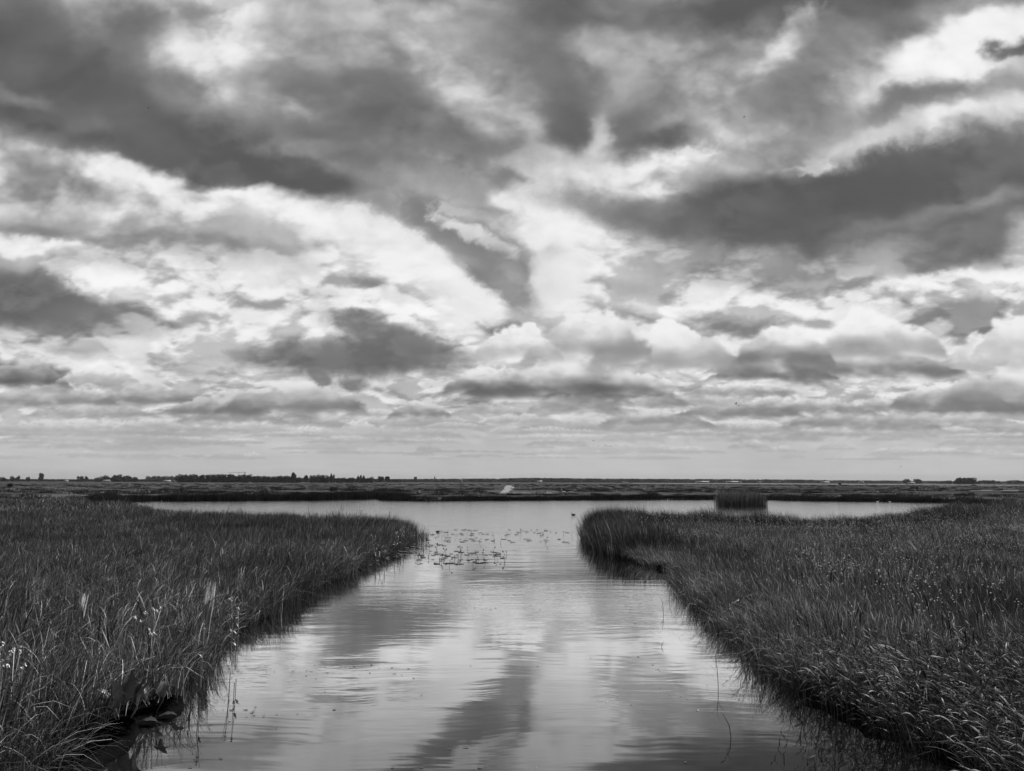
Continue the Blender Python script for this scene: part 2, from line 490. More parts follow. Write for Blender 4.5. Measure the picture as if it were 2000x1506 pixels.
def to_lin(t):
    return np.where(t > 0.04045, ((t + 0.055) / 1.055) ** 2.4, t / 12.92)
def build_sky():
    # clear air behind the clouds: Nishita, seen without colour
    world = bpy.data.worlds.new('World')
    sc.world = world
    world.use_nodes = True
    t = NT(world.node_tree)
    sky = t.n('ShaderNodeTexSky')
    sky.sky_type = 'NISHITA'
    sky.sun_disc = False
    sky.sun_elevation = SUN_EL
    sky.sun_rotation = SUN_AZ
    bw = t.n('ShaderNodeRGBToBW'); t.put(bw.inputs[0], sky.outputs[0])
    bg = t.n('ShaderNodeBackground')
    t.put(bg.inputs['Color'], bw.outputs[0])
    bg.inputs['Strength'].default_value = 0.08
    out = t.n('ShaderNodeOutputWorld')
    t.nt.links.new(bg.outputs[0], out.inputs[0])
    # the cloud deck: a dome far outside everything, open where the sun stands
    az = np.concatenate([np.linspace(-180, -52, 70), np.linspace(-44, 44, 1250), np.linspace(52, 180, 70)]) * math.pi / 180
    el = np.concatenate([np.linspace(-8, -.3, 4), np.linspace(-.15, 38, 640), np.linspace(40, 89.9, 44)]) * math.pi / 180
    A, E = np.meshgrid(az, el)
    X, Y, Z = np.sin(A) * np.cos(E), np.cos(A) * np.cos(E), np.sin(E)
    tone = sky_tone(X, Y, Z)
    lin = to_lin(tone)
    RAD = 20000.0
    co = np.stack([X, Y, Z], -1).reshape(-1, 3) * RAD
    co[:, 2] = co[:, 2] + CAM_H
    nr, nc = A.shape
    i = np.arange(nr * nc).reshape(nr, nc)
    f = np.stack([i[:-1, :-1], i[:-1, 1:], i[1:, 1:], i[1:, :-1]], -1).reshape(-1, 4)
    me = mesh_np('sky', co, f)
    at = me.attributes.new('cloud_light', 'FLOAT', 'POINT')
    at.data.foreach_set('value', lin.astype(np.float32).ravel())
    sd = np.array([sdir.x, sdir.y, sdir.z])
    ang = np.degrees(np.arccos(np.clip(X * sd[0] + Y * sd[1] + Z * sd[2], -1, 1)))
    cov = smooth(ang, 7.0, 12.0)
    at = me.attributes.new('cloud_cover', 'FLOAT', 'POINT')
    at.data.foreach_set('value', cov.astype(np.float32).ravel())
    m = bpy.data.materials.new('cloud_deck'); m.use_nodes = True
    m.cycles.emission_sampling = 'NONE'
    t = NT(m.node_tree)
    a1 = t.n('ShaderNodeAttribute', attribute_name='cloud_light')
    a2 = t.n('ShaderNodeAttribute', attribute_name='cloud_cover')
    em = t.n('ShaderNodeEmission'); t.put(em.inputs[0], a1.outputs['Fac'])
    tr = t.n('ShaderNodeBsdfTransparent')
    mx = t.n('ShaderNodeMixShader')
    t.put(mx.inputs[0], a2.outputs['Fac'])
    t.nt.links.new(tr.outputs[0], mx.inputs[1]); t.nt.links.new(em.outputs[0], mx.inputs[2])
    o = t.n('ShaderNodeOutputMaterial'); t.nt.links.new(mx.outputs[0], o.inputs[0])
    me.materials.append(m)
    for p in ('use_smooth',):
        me.polygons.foreach_set(p, np.ones(len(me.polygons), bool))
    ob = bpy.data.objects.new('sky', me); COL.objects.link(ob)
    tag(ob, 'broken grey and white cloud cover over the marsh', kind='structure')


def mesh_np(name, co, faces):
    """faces: array (n,3) or (n,4), or a list of such arrays"""
    fl = faces if isinstance(faces, list) else [faces]
    fl = [np.asarray(f, np.int32) for f in fl if len(f)]
    me = bpy.data.meshes.new(name)
    me.vertices.add(len(co))
    me.vertices.foreach_set('co', np.asarray(co, np.float32).ravel())
    nl = sum(f.size for f in fl); nf = sum(len(f) for f in fl)
    me.loops.add(nl)
    me.loops.foreach_set('vertex_index', np.concatenate([f.ravel() for f in fl]))
    me.polygons.add(nf)
    tot = np.concatenate([np.full(len(f), f.shape[1], np.int32) for f in fl])
    me.polygons.foreach_set('loop_start', np.concatenate([[0], np.cumsum(tot)[:-1]]).astype(np.int32))
    me.update(calc_edges=True)
    me.validate()
    return me


def tag(o, label=None, cat=None, group=None, kind=None):
    if label: o['label'] = label
    if cat: o['category'] = cat
    if group: o['group'] = group
    if kind: o['kind'] = kind
    return o


build_sky()
# ------------------------------------------------------------------ materials (a world without colour: greys only)
def mat_basic(name, lo, hi, scale=5.0, rough=0.8, vec_scale=(1, 1, 1), detail=5, spec=0.2, bump=0.0, bscale=30.0):
    m = bpy.data.materials.new(name); m.use_nodes = True
    t = NT(m.node_tree)
    pos = t.n('ShaderNodeNewGeometry').outputs['Position']
    n = t.noise(t.mapping(pos, scale=vec_scale), scale, detail, .6)
    f = t.maprange(n, .3, .7, lo, hi)
    p = t.n('ShaderNodeBsdfPrincipled')
    t.put(p.inputs['Base Color'], f)
    p.inputs['Roughness'].default_value = rough
    p.inputs['Specular IOR Level'].default_value = spec
    if bump:
        b = t.n('ShaderNodeBump'); b.inputs['Strength'].default_value = bump
        t.put(b.inputs['Height'], t.noise(pos, bscale, 4, .6))
        t.put(p.inputs['Normal'], b.outputs[0])
    o = t.n('ShaderNodeOutputMaterial'); t.nt.links.new(p.outputs[0], o.inputs[0])
    return m


def mat_leaf(name, lo, hi, patch=0.25, transl=0.11, gloss=0.07, patch_scale=0.22, dry=0.0):
    """blades and leaves: every blade has its own grey, clumps of the meadow differ"""
    m = bpy.data.materials.new(name); m.use_nodes = True
    t = NT(m.node_tree)
    g = t.n('ShaderNodeNewGeometry')
    rnd = g.outputs['Random Per Island']
    base = t.maprange(t.math('POWER', rnd, 2.6), 0, 1, lo, hi)
    if dry:
        base = t.mixf(t.math('GREATER_THAN', rnd, 1 - dry), base, hi * 2.0)
    n = t.noise(g.outputs['Position'], patch_scale, 4, .6)
    base = t.math('MULTIPLY', base, t.maprange(n, .3, .7, 1 - patch, 1 + patch))
    d = t.n('ShaderNodeBsdfDiffuse'); t.put(d.inputs[0], base)
    tr = t.n('ShaderNodeBsdfTranslucent'); t.put(tr.inputs[0], t.math('MULTIPLY', base, 1.15))
    gl = t.n('ShaderNodeBsdfGlossy'); gl.inputs['Color'].default_value = (.35, .35, .35, 1)
    gl.inputs['Roughness'].default_value = .45
    m1 = t.n('ShaderNodeMixShader'); m1.inputs[0].default_value = transl
    t.nt.links.new(d.outputs[0], m1.inputs[1]); t.nt.links.new(tr.outputs[0], m1.inputs[2])
    m2 = t.n('ShaderNodeMixShader'); m2.inputs[0].default_value = gloss
    t.nt.links.new(m1.outputs[0], m2.inputs[1]); t.nt.links.new(gl.outputs[0], m2.inputs[2])
    o = t.n('ShaderNodeOutputMaterial'); t.nt.links.new(m2.outputs[0], o.inputs[0])
    return m


M_SEDGE = mat_leaf('sedge_blades', .012, .44, patch=.5, dry=.06)
M_MEADOW = mat_leaf('meadow_blades', .022, .54, patch=.5, dry=.10)
M_REED = mat_leaf('reed_leaves', .009, .26, patch=.3, dry=.02)
M_FARREED = mat_leaf('far_reed_leaves', .016, .075, patch=.4, patch_scale=.06)
M_ISLE = mat_leaf('island_reed_leaves', .05, .34, patch=.2, transl=.25)
M_TREE = mat_leaf('tree_leaves', .010, .030, patch=.2, transl=.2, gloss=.03, patch_scale=.02)
M_DRY = mat_leaf('dry_stalk', .22, .34, transl=.1, gloss=.05)
M_FLOWER = mat_basic('white_petals', .65, .85, 60, .7)
M_LIGHTHEAD = mat_leaf('pale_seed_heads', .25, .5, transl=.2, gloss=.05)
M_BARK = mat_basic('bark', .03, .06, 8, .9)
M_WOOD = mat_basic('weathered_wood', .38, .75, 40, .9, vec_scale=(1, 1, .06), bump=.8, bscale=60)
M_DOCK = mat_leaf('dock_leaf', .05, .13, transl=.25, gloss=.2)
M_PAD = mat_basic('lily_leaf', .10, .18, 8, .35, spec=.5)
M_BUD = mat_basic('lily_bud', .06, .14, 20, .5)
M_DARKBIRD = mat_basic('dark_feathers', .03, .06, 30, .7)
M_WHITE = mat_basic('white_feathers', .7, .8, 30, .7)
M_WALLW = mat_basic('pale_render', .35, .5, 1, .8)
M_ROOF = mat_basic('dark_roof', .08, .12, 2, .8)
M_ROOFL = mat_basic('pale_metal_roof', .3, .45, 2, .5)
M_STEEL = mat_basic('grey_steel', .2, .25, 2, .5)

# ------------------------------------------------------------------ ground: one sheet round a lake and its channel
GZ = 0.14
SHORE_PX = [  # from the left foot of the picture, round the lake, to the right foot
    (150, 1506), (205, 1468), (262, 1430), (300, 1372), (320, 1348), (368, 1335), (385, 1270), (448, 1232), (508, 1202), (556, 1178), (604, 1150),
    (650, 1130), (678, 1112), (706, 1099), (738, 1085), (766, 1071), (796, 1058), (801, 1051), (795, 1046),
    (770, 1039), (700, 1035), (600, 1031), (500, 1027), (420, 1024), (325, 1020), (285, 1011), (250, 1000), (228, 989), (218, 983), (224, 980),
    (300, 978), (400, 977.5), (500, 977), (620, 976), (755, 973), (757, 976.5), (830, 978), (900, 977.5), (1000, 977), (1100, 976.5),
    (1250, 975.5), (1400, 975.5), (1500, 976), (1560, 978), (1650, 979), (1760, 980.5), (1840, 982), (1888, 983.5),
    (1900, 989), (1885, 1003), (1840, 1018), (1770, 1028), (1650, 1036), (1520, 1034), (1400, 1031), (1260, 1030), (1200, 1031), (1172, 1036),
    (1156, 1044), (1154, 1054), (1168, 1064), (1195, 1080), (1215, 1090), (1250, 1099), (1290, 1109), (1330, 1118), (1342, 1128), (1362, 1160),
    (1418, 1215), (1480, 1270), (1555, 1335), (1612, 1370), (1675, 1402), (1770, 1445), (1885, 1506)]


def build_shore():
    pts = [gp(x, y, 0.0).xy for x, y in SHORE_PX]
    first, last = pts[0], pts[-1]
    pts = [Vector((-5.2, -12)), Vector((first.x - .6, first.y - 3.5))] + pts + [Vector((last.x + .3, last.y - 3.5)), Vector((6.2, -12))]
    out = []
    rnd = random.Random(3)
    for a, b in zip(pts[:-1], pts[1:]):
        L = (b - a).length
        dist = max(((a + b) / 2).length, 4)
        n = max(1, int(L / max(.25, dist * .012)))
        nrm = Vector((-(b - a).y, (b - a).x)).normalized()
        for k in range(n):
            p = a.lerp(b, k / n)
            if k:
                p = p + nrm * rnd.gauss(0, min(.17, .04 + dist * .006))
            out.append(p)
    out.append(pts[-1])
    return np.array([(p.x, p.y) for p in out])


SHORE = build_shore()
OUTER = np.array([(6.2, -60), (9000, -60), (9000, 14000), (-9000, 14000), (-9000, -60), (-5.2, -60)])
LAND = np.concatenate([SHORE, OUTER])


def inside(px, py, poly=LAND):
    c = np.zeros(len(px), bool)
    x1, y1 = poly[:, 0], poly[:, 1]
    x2, y2 = np.roll(x1, -1), np.roll(y1, -1)
    for a, b, d, e in zip(x1, y1, x2, y2):
        if b == e:
            continue
        k = (b > py) != (e > py)
        c ^= k & (px < (d - a) * (py - b) / (e - b) + a)
    return c


def shore_dist(px, py):
    best = np.full(len(px), 1e9)
    a = SHORE[:-1]; b = SHORE[1:]
    for p, q in zip(a, b):
        d = q - p
        L2 = d @ d + 1e-12
        t = np.clip(((px - p[0]) * d[0] + (py - p[1]) * d[1]) / L2, 0, 1)
        best = np.minimum(best, (px - p[0] - t * d[0]) ** 2 + (py - p[1] - t * d[1]) ** 2)
    return np.sqrt(best)


def build_ground():
    from mathutils.geometry import tessellate_polygon
    poly = [Vector((p[0], p[1], 0)) for p in LAND]
    tris = tessellate_polygon([poly])
    n, ns = len(LAND), len(SHORE)
    co = np.zeros((n + 2 * ns, 3))
    co[:n, :2] = LAND; co[:n, 2] = GZ
    # bank foot, sloping down into the water
    tan = np.gradient(SHORE, axis=0)
    nrm = np.stack([tan[:, 1], -tan[:, 0]], 1); nrm /= np.linalg.norm(nrm, axis=1)[:, None]
    co[n:n + ns, :2] = SHORE + nrm * .05; co[n:n + ns, 2] = 0.02
    co[n + ns:, :2] = SHORE + nrm * .10; co[n + ns:, 2] = -0.5
    i = np.arange(ns - 1)
    q1 = np.stack([i, i + 1, n + i + 1, n + i], 1)
    q2 = np.stack([n + i, n + i + 1, n + ns + i + 1, n + ns + i], 1)
    me = mesh_np('ground', co, [np.array(tris), q1, q2])
    m = bpy.data.materials.new('marsh_ground'); m.use_nodes = True
    t = NT(m.node_tree)
    pos = t.n('ShaderNodeNewGeometry').outputs['Position']
    n1 = t.noise(pos, .5, 6, .65)
    n2 = t.noise(t.mapping(pos, scale=(.010, .045, 1)), 1.0, 6, .62)
    n3 = t.noise(t.mapping(pos, scale=(.0035, .012, 1)), 1.0, 4, .55)
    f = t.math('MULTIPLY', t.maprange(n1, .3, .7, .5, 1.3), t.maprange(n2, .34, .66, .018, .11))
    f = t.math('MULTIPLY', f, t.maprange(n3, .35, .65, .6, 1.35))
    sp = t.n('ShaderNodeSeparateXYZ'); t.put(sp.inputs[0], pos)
    f = t.math('MULTIPLY', f, t.maprange(sp.outputs[1], 70, 125, .28, 1.0))     # darker ground near, grazed turf far
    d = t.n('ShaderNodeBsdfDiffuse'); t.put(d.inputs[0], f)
    b = t.n('ShaderNodeBump'); b.inputs['Strength'].default_value = .8; b.inputs['Distance'].default_value = .3
    t.put(b.inputs['Height'], n1); t.put(d.inputs['Normal'], b.outputs[0])
    o = t.n('ShaderNodeOutputMaterial'); t.nt.links.new(d.outputs[0], o.inputs[0])
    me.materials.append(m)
    ob = bpy.data.objects.new('ground', me); COL.objects.link(ob)
    tag(ob, 'flat dark marsh land round the lake reaching to the horizon', kind='structure')


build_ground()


def water_material():
    m = bpy.data.materials.new('still_water'); m.use_nodes = True
    t = NT(m.node_tree)
    pos = t.n('ShaderNodeNewGeometry').outputs['Position']
    sp = t.n('ShaderNodeSeparateXYZ'); t.put(sp.inputs[0], pos)
    Y = sp.outputs[1]
    warp = t.vmath('MULTIPLY', t.vmath('SUBTRACT', t.noise(pos, .35, 3, .5, col=True), (.5, .5, .5)), (1.6, 1.0, 0))
    p2 = t.vmath('ADD', pos, warp)
    long = t.noise(t.mapping(p2, scale=(.28, 1.5, 1)), 1.0, 3, .45)      # long low swells, crests across the view
    mid = t.noise(t.mapping(p2, scale=(1.2, 5.0, 1)), 1.0, 3, .5)
    small = t.noise(t.mapping(pos, scale=(5.0, 14.0, 1)), 1.0, 2, .5)
    chop = t.noise(t.mapping(pos, scale=(.8, 1.0, 1)), 1.0, 5, .65)
    # the open lake is ruffled, the channel nearly still with breezy patches
    lake = t.maprange(Y, 27, 46, 0, 1, smooth=True)
    patch = t.noise(t.mapping(pos, loc=(0, 3.1, 0), scale=(.10, .30, 1)), 1.0, 3, .5)
    breeze = t.maprange(patch, .46, .66, .12, 1.0, smooth=True)
    bx = t.math('SUBTRACT', Y, 19.5)
    ring = t.math('POWER', 2.718, t.math('MULTIPLY', t.math('MULTIPLY', bx, bx), -.10))
    h = t.math('MULTIPLY', long, .0065)
    h = t.math('MULTIPLY_ADD', mid, t.math('MULTIPLY', breeze, .0019), h)
    h = t.math('MULTIPLY_ADD', small, t.math('MULTIPLY_ADD', ring, .0012, t.math('MULTIPLY', breeze, .00040)), h)
    h = t.math('MULTIPLY_ADD', mid, t.math('MULTIPLY', ring, .003), h)
    wide = t.noise(t.mapping(pos, loc=(5, 2, 0), scale=(.45, .38, 1)), 1.0, 4, .6)
    h = t.math('MULTIPLY_ADD', wide, t.math('MULTIPLY', lake, .075), h)
    h = t.math('MULTIPLY_ADD', chop, t.math('MULTIPLY', lake, .036), h)
    b = t.n('ShaderNodeBump'); b.inputs['Strength'].default_value = 1.0
    b.inputs['Distance'].default_value = 1.0
    t.put(b.inputs['Height'], h)
    scum = t.noise(t.mapping(p2, scale=(.8, 1.6, 1)), 1.0, 6, .7)
    d = t.n('ShaderNodeBsdfDiffuse'); t.put(d.inputs[0], t.maprange(scum, .35, .75, .003, .014))
    gl = t.n('ShaderNodeBsdfGlossy'); gl.inputs['Color'].default_value = (1, 1, 1, 1)
    t.put(gl.inputs['Roughness'], t.math('MULTIPLY_ADD', lake, .05, .03))
    t.put(gl.inputs['Normal'], b.outputs[0])
    lw = t.n('ShaderNodeLayerWeight'); lw.inputs['Blend'].default_value = .5
    t.put(lw.inputs['Normal'], b.outputs[0])
    rp = t.n('ShaderNodeValToRGB'); cr = rp.color_ramp              # steep water: mirror only at a grazing look
    stops = [(0.0, .02), (.45, .05), (.60, .15), (.70, .38), (.79, .74), (.88, .90), (1.0, .98)]
    while len(cr.elements) < len(stops): cr.elements.new(.5)
    for e_, (q_, c_) in zip(cr.elements, stops): e_.position = q_; e_.color = (c_, c_, c_, 1)
    t.put(rp.inputs[0], lw.outputs['Facing'])
    mx = t.n('ShaderNodeMixShader'); t.put(mx.inputs[0], rp.outputs[0])
    t.nt.links.new(d.outputs[0], mx.inputs[1]); t.nt.links.new(gl.outputs[0], mx.inputs[2])
    o = t.n('ShaderNodeOutputMaterial'); t.nt.links.new(mx.outputs[0], o.inputs[0])
    return m


WATER_IOR = 1.75
M_WATER = water_material()


def sheet(name, pts, z, mat, label, kind='structure'):
    from mathutils.geometry import tessellate_polygon
    tri = tessellate_polygon([[Vector((p[0], p[1], 0)) for p in pts]])
    me = mesh_np(name, [(p[0], p[1], z) for p in pts], np.array(tri))
    me.materials.append(mat)
    for p in me.polygons:
        if p.normal.z < 0:
            p.flip()
    ob = bpy.data.objects.new(name, me); COL.objects.link(ob)
    return tag(ob, label, kind=kind)


sheet('water', [(-60, -60), (120, -60), (160, 160), (-90, 160)], 0.0, M_WATER, 'grey channel opening into a wide ruffled lake')
M_FARWATER = bpy.data.materials.new('far_water'); M_FARWATER.use_nodes = True
_t = NT(M_FARWATER.node_tree)
_p = _t.n('ShaderNodeBsdfPrincipled'); _p.inputs['Base Color'].default_value = (.03, .03, .03, 1); _p.inputs['Roughness'].default_value = .12
_p.inputs['IOR'].default_value = 1.45
_o = _t.n('ShaderNodeOutputMaterial'); _t.nt.links.new(_p.outputs[0], _o.inputs[0])


def px_poly(l, z):
    return [gp(x, y, z).xy for x, y in l]


ZD = GZ + .03
sheet('ditch_water', px_poly([(976, 963), (994, 963), (994, 959.5), (999, 956.6), (1005, 954.4), (1004, 950.8), (999, 948.4), (990, 948), (986, 950.5), (984.5, 954.5), (981, 958.5)], ZD), ZD,
      M_FARWATER, 'bright ditch running away through the far marsh')
sheet('pool_water', px_poly([(997, 962), (1088, 962.3), (1088, 963.6), (950, 963.6)], ZD), ZD,
      M_FARWATER, 'narrow bright pool beside the ditch behind the far bank')
sheet('far_lake_water', px_poly([(1235, 943.6), (1500, 944.5), (1800, 946.5), (2040, 948.1), (2040, 948.9), (1800, 947.2), (1500, 945.2), (1235, 944.1)], ZD), ZD,
      M_FARWATER, 'thin bright strip of water before the distant woods')
sheet('pond_water', px_poly([(1955, 991.5), (2080, 990), (2080, 993), (1955, 993.5)], ZD), ZD, M_FARWATER,
      'small pond in the meadow at the far right of the lake')
for i_, l_ in enumerate([[(1200, 955.5), (1300, 955.5), (1290, 956.3), (1210, 956.3)], [(1430, 957.2), (1600, 957.7), (1600, 958.4), (1430, 958)],
                         [(1840, 957.5), (1990, 957.8), (1990, 958.4), (1840, 958.2)]]):
    sheet('wet_meadow_water', px_poly(l_, ZD), ZD, M_FARWATER, ['shallow flood water in the far meadow left of the reed island',
          'shallow flood water in the far meadow beyond the reed island', 'shallow flood water in the far meadow at the right'][i_])
# ------------------------------------------------------------------ grass, sedge and reed tufts
def blade_set(rng, n, rad, h, w, lean, curve, segs=4, head=0.0, head_w=.012, lean_dev=.35, droop=0.0, z0=-.12):
    """n ribbons; lean and curve point along +X on average. Returns coordinates and faces."""
    r = rad * np.sqrt(rng.random(n)); a = rng.random(n) * 2 * np.pi
    root = np.stack([r * np.cos(a), r * np.sin(a)], 1)
    H = rng.uniform(h[0], h[1], n) * (1 - .25 * (r / rad) ** 2)
    la = rng.normal(0, 1.0, n)
    dx, dy = np.cos(la), np.sin(la)
    ln = lean + rng.normal(0, lean_dev, n) * .5
    cv = np.abs(rng.normal(curve, curve * .6 + .02, n))
    psi = rng.random(n) * np.pi
    sx, sy = np.cos(psi), np.sin(psi)
    W = w * rng.uniform(.6, 1.3, n)
    s = np.linspace(0, 1, segs + 1)
    S = s[None, :]
    off = (ln[:, None] * S + cv[:, None] * S ** 2.4) * H[:, None]
    Xc = root[:, :1] + dx[:, None] * off + rng.normal(0, .01, (n, 1))
    Yc = root[:, 1:] + dy[:, None] * off
    k = np.sqrt(np.clip(1 - (off / H[:, None]) ** 2 * .35, .2, 1))
    Zc = z0 + (H[:, None] - z0) * S * k - droop * H[:, None] * S ** 4 * cv[:, None]
    prof = np.clip(1 - S ** 2.2, 0, 1) * (.55 + .45 * np.sin(np.minimum(S * 2.2, 1.57)))
    Wd = W[:, None] * prof
    if head:
        hm = (rng.random(n) < head)[:, None]
        Wd = np.where(hm, .0022 + (head_w * np.exp(-((S - .9) / .09) ** 2)) * (S < 1), Wd)
    wx, wy = Wd * sx[:, None] / 2, Wd * sy[:, None] / 2
    L = np.stack([Xc - wx, Yc - wy, Zc], -1)[:, :-1]
    Rr = np.stack([Xc + wx, Yc + wy, Zc], -1)[:, :-1]
    T = np.stack([Xc[:, -1], Yc[:, -1], Zc[:, -1]], -1)
    co = np.concatenate([L.reshape(n, -1, 3), Rr.reshape(n, -1, 3), T[:, None]], 1)
    per = 2 * segs + 1
    base = (np.arange(n) * per)[:, None]
    q = []
    for j in range(segs - 1):
        q.append(np.stack([base[:, 0] + j, base[:, 0] + segs + j, base[:, 0] + segs + j + 1, base[:, 0] + j + 1], 1))
    tr = np.stack([base[:, 0] + segs - 1, base[:, 0] + 2 * segs - 1, base[:, 0] + 2 * segs], 1)
    return co.reshape(-1, 3), np.concatenate(q) if q else np.zeros((0, 4), int), tr


def merge(parts):
    co, Q, T, o = [], [], [], 0
    for c, q, t in parts:
        co.append(c); Q.append(q + o); T.append(t + o); o += len(c)
    return np.concatenate(co), [f for f in (np.concatenate(Q), np.concatenate(T)) if len(f)]


def tuft_mesh(name, mat, parts):
    co, f = merge(parts)
    me = mesh_np(name, co, f)
    me.materials.append(mat)
    return me


def reed_parts(rng, n, rad, h, lean=.12, leaf=.42, nleaf=7, lw=.020):
    """common reed: a thin stem with long leaves set alternately, all blown one way"""
    out = []
    for i in range(n):
        H = rng.uniform(*h)
        r = rad * math.sqrt(rng.random()); a = rng.random() * 6.28
        rx, ry = r * math.cos(a), r * math.sin(a)
        la = rng.normal(0, .5)
        ln = lean + rng.normal(0, .08)
        segs = 5
        s = np.linspace(0, 1, segs + 1)
        off = (ln * s + .25 * lean * s ** 2.5 * 2) * H
        cx, cy, cz = rx + np.cos(la) * off, ry + np.sin(la) * off, -.15 + (H + .15) * s * (1 - .06 * s)
        ps = rng.random() * 3.14
        w = .006 * (1 - .6 * s)
        L = np.stack([cx - w * np.cos(ps) / 2, cy - w * np.sin(ps) / 2, cz], 1)
        Rr = np.stack([cx + w * np.cos(ps) / 2, cy + w * np.sin(ps) / 2, cz], 1)
        co = np.concatenate([L, Rr]); j = np.arange(segs)
        out.append((co, np.stack([j, segs + 1 + j, segs + 2 + j, j + 1], 1), np.zeros((0, 3), int)))
        for k in range(nleaf):
            f = .30 + .68 * (k + rng.random() * .5) / nleaf
            bx, by, bz = np.interp(f, s, cx), np.interp(f, s, cy), np.interp(f, s, cz)
            d = rng.normal(0, .9) if rng.random() < .8 else rng.random() * 6.28
            ll = leaf * rng.uniform(.6, 1.1) * (1 - .3 * abs(f - .6))
            rise = rng.uniform(.5, 1.3); dr = rng.uniform(.3, 1.2)
            u = np.linspace(0, 1, 6)
            hx = ll * u * math.cos(math.atan(rise)) * 1.0
            hz = ll * (u * math.sin(math.atan(rise)) - dr * .45 * u ** 2.2)
            px_, py_, pz_ = bx + hx * math.cos(d), by + hx * math.sin(d), bz + hz
            wd = lw * rng.uniform(.7, 1.2) * np.sin(np.clip(u * 2.4 + .35, 0, math.pi)) ** .8 * (1 - u ** 3)
            tw = rng.normal(0, .4)
            qx, qy, qz = -math.sin(d) * math.cos(tw), math.cos(d) * math.cos(tw), math.sin(tw)
            L = np.stack([px_ - wd * qx / 2, py_ - wd * qy / 2, pz_ - wd * qz / 2], 1)
            Rr = np.stack([px_ + wd * qx / 2, py_ + wd * qy / 2, pz_ + wd * qz / 2], 1)
            j = np.arange(5)
            out.append((np.concatenate([L, Rr]), np.stack([j, 6 + j, 7 + j, j + 1], 1), np.zeros((0, 3), int)))
    return out


def scatter(name, label, pts, rot, scl, idx, protos, kind='stuff'):
    """one object: copies of the prototype meshes stood on the given points"""
    lib = bpy.data.collections.new(name + '_kinds')
    for i, me in enumerate(protos):
        o = bpy.data.objects.new('%s_kind_%02d' % (name, i), me)
        lib.objects.link(o)
    me = bpy.data.meshes.new(name)
    me.vertices.add(len(pts)); me.vertices.foreach_set('co', np.asarray(pts, np.float32).ravel())
    for nm, tp, arr in (('turn', 'FLOAT_VECTOR', np.asarray(rot, np.float32)), ('size', 'FLOAT_VECTOR', np.asarray(scl, np.float32)),
                        ('pick', 'INT', np.asarray(idx, np.int32))):
        at = me.attributes.new(nm, tp, 'POINT')
        at.data.foreach_set('vector' if tp != 'INT' else 'value', arr.ravel())
    ob = bpy.data.objects.new(name, me); COL.objects.link(ob)
    ng = bpy.data.node_groups.new(name + '_scatter', 'GeometryNodeTree')
    ng.interface.new_socket('Geometry', in_out='INPUT', socket_type='NodeSocketGeometry')
    ng.interface.new_socket('Geometry', in_out='OUTPUT', socket_type='NodeSocketGeometry')
    N, L = ng.nodes, ng.links
    gi, go = N.new('NodeGroupInput'), N.new('NodeGroupOutput')
    iop = N.new('GeometryNodeInstanceOnPoints')
    ci = N.new('GeometryNodeCollectionInfo')
    ci.inputs['Collection'].default_value = lib
    ci.inputs['Separate Children'].default_value = True
    ci.inputs['Reset Children'].default_value = True
    def attr(nm, tp):
        a = N.new('GeometryNodeInputNamedAttribute'); a.data_type = tp; a.inputs['Name'].default_value = nm
        return a.outputs['Attribute']
    mp = N.new('GeometryNodeMeshToPoints')
    L.new(gi.outputs[0], mp.inputs['Mesh'])
    L.new(mp.outputs[0], iop.inputs['Points'])
    L.new(ci.outputs[0], iop.inputs['Instance'])
    iop.inputs['Pick Instance'].default_value = True
    L.new(attr('pick', 'INT'), iop.inputs['Instance Index'])
    e2r = N.new('FunctionNodeEulerToRotation')
    L.new(attr('turn', 'FLOAT_VECTOR'), e2r.inputs[0])
    L.new(e2r.outputs[0], iop.inputs['Rotation'])
    L.new(attr('size', 'FLOAT_VECTOR'), iop.inputs['Scale'])
    L.new(iop.outputs[0], go.inputs[0])
    md = ob.modifiers.new('scatter', 'NODES'); md.node_group = ng
    return tag(ob, label, kind=kind)


RNG = np.random.default_rng(7)


def wedge_points(d0, d1, spacing, side=.82):
    """jittered grid over the ground seen between two distances"""
    ys = np.arange(d0 * .8, d1, spacing)
    P = []
    for y in ys:
        half = max(y, 5) * side + 2.5
        xs = np.arange(-half, half, spacing)
        P.append(np.stack([xs, np.full(len(xs), y)], 1))
    P = np.concatenate(P)
    P = P + RNG.uniform(-.5, .5, P.shape) * spacing
    r = np.hypot(P[:, 0], P[:, 1])
    return P[(r >= d0) & (r < d1)]


def land_points(d0, d1, spacing, extra=0.0):
    P = wedge_points(d0, d1, spacing)
    ins = inside(P[:, 0], P[:, 1])
    sd = shore_dist(P[:, 0], P[:, 1])
    keep = ins | (sd < extra)
    return P[keep], np.where(ins, sd, -sd)[keep]


def pn(x, y, s, seed):
    return fbm(x * s, y * s, 3, .5, seed)


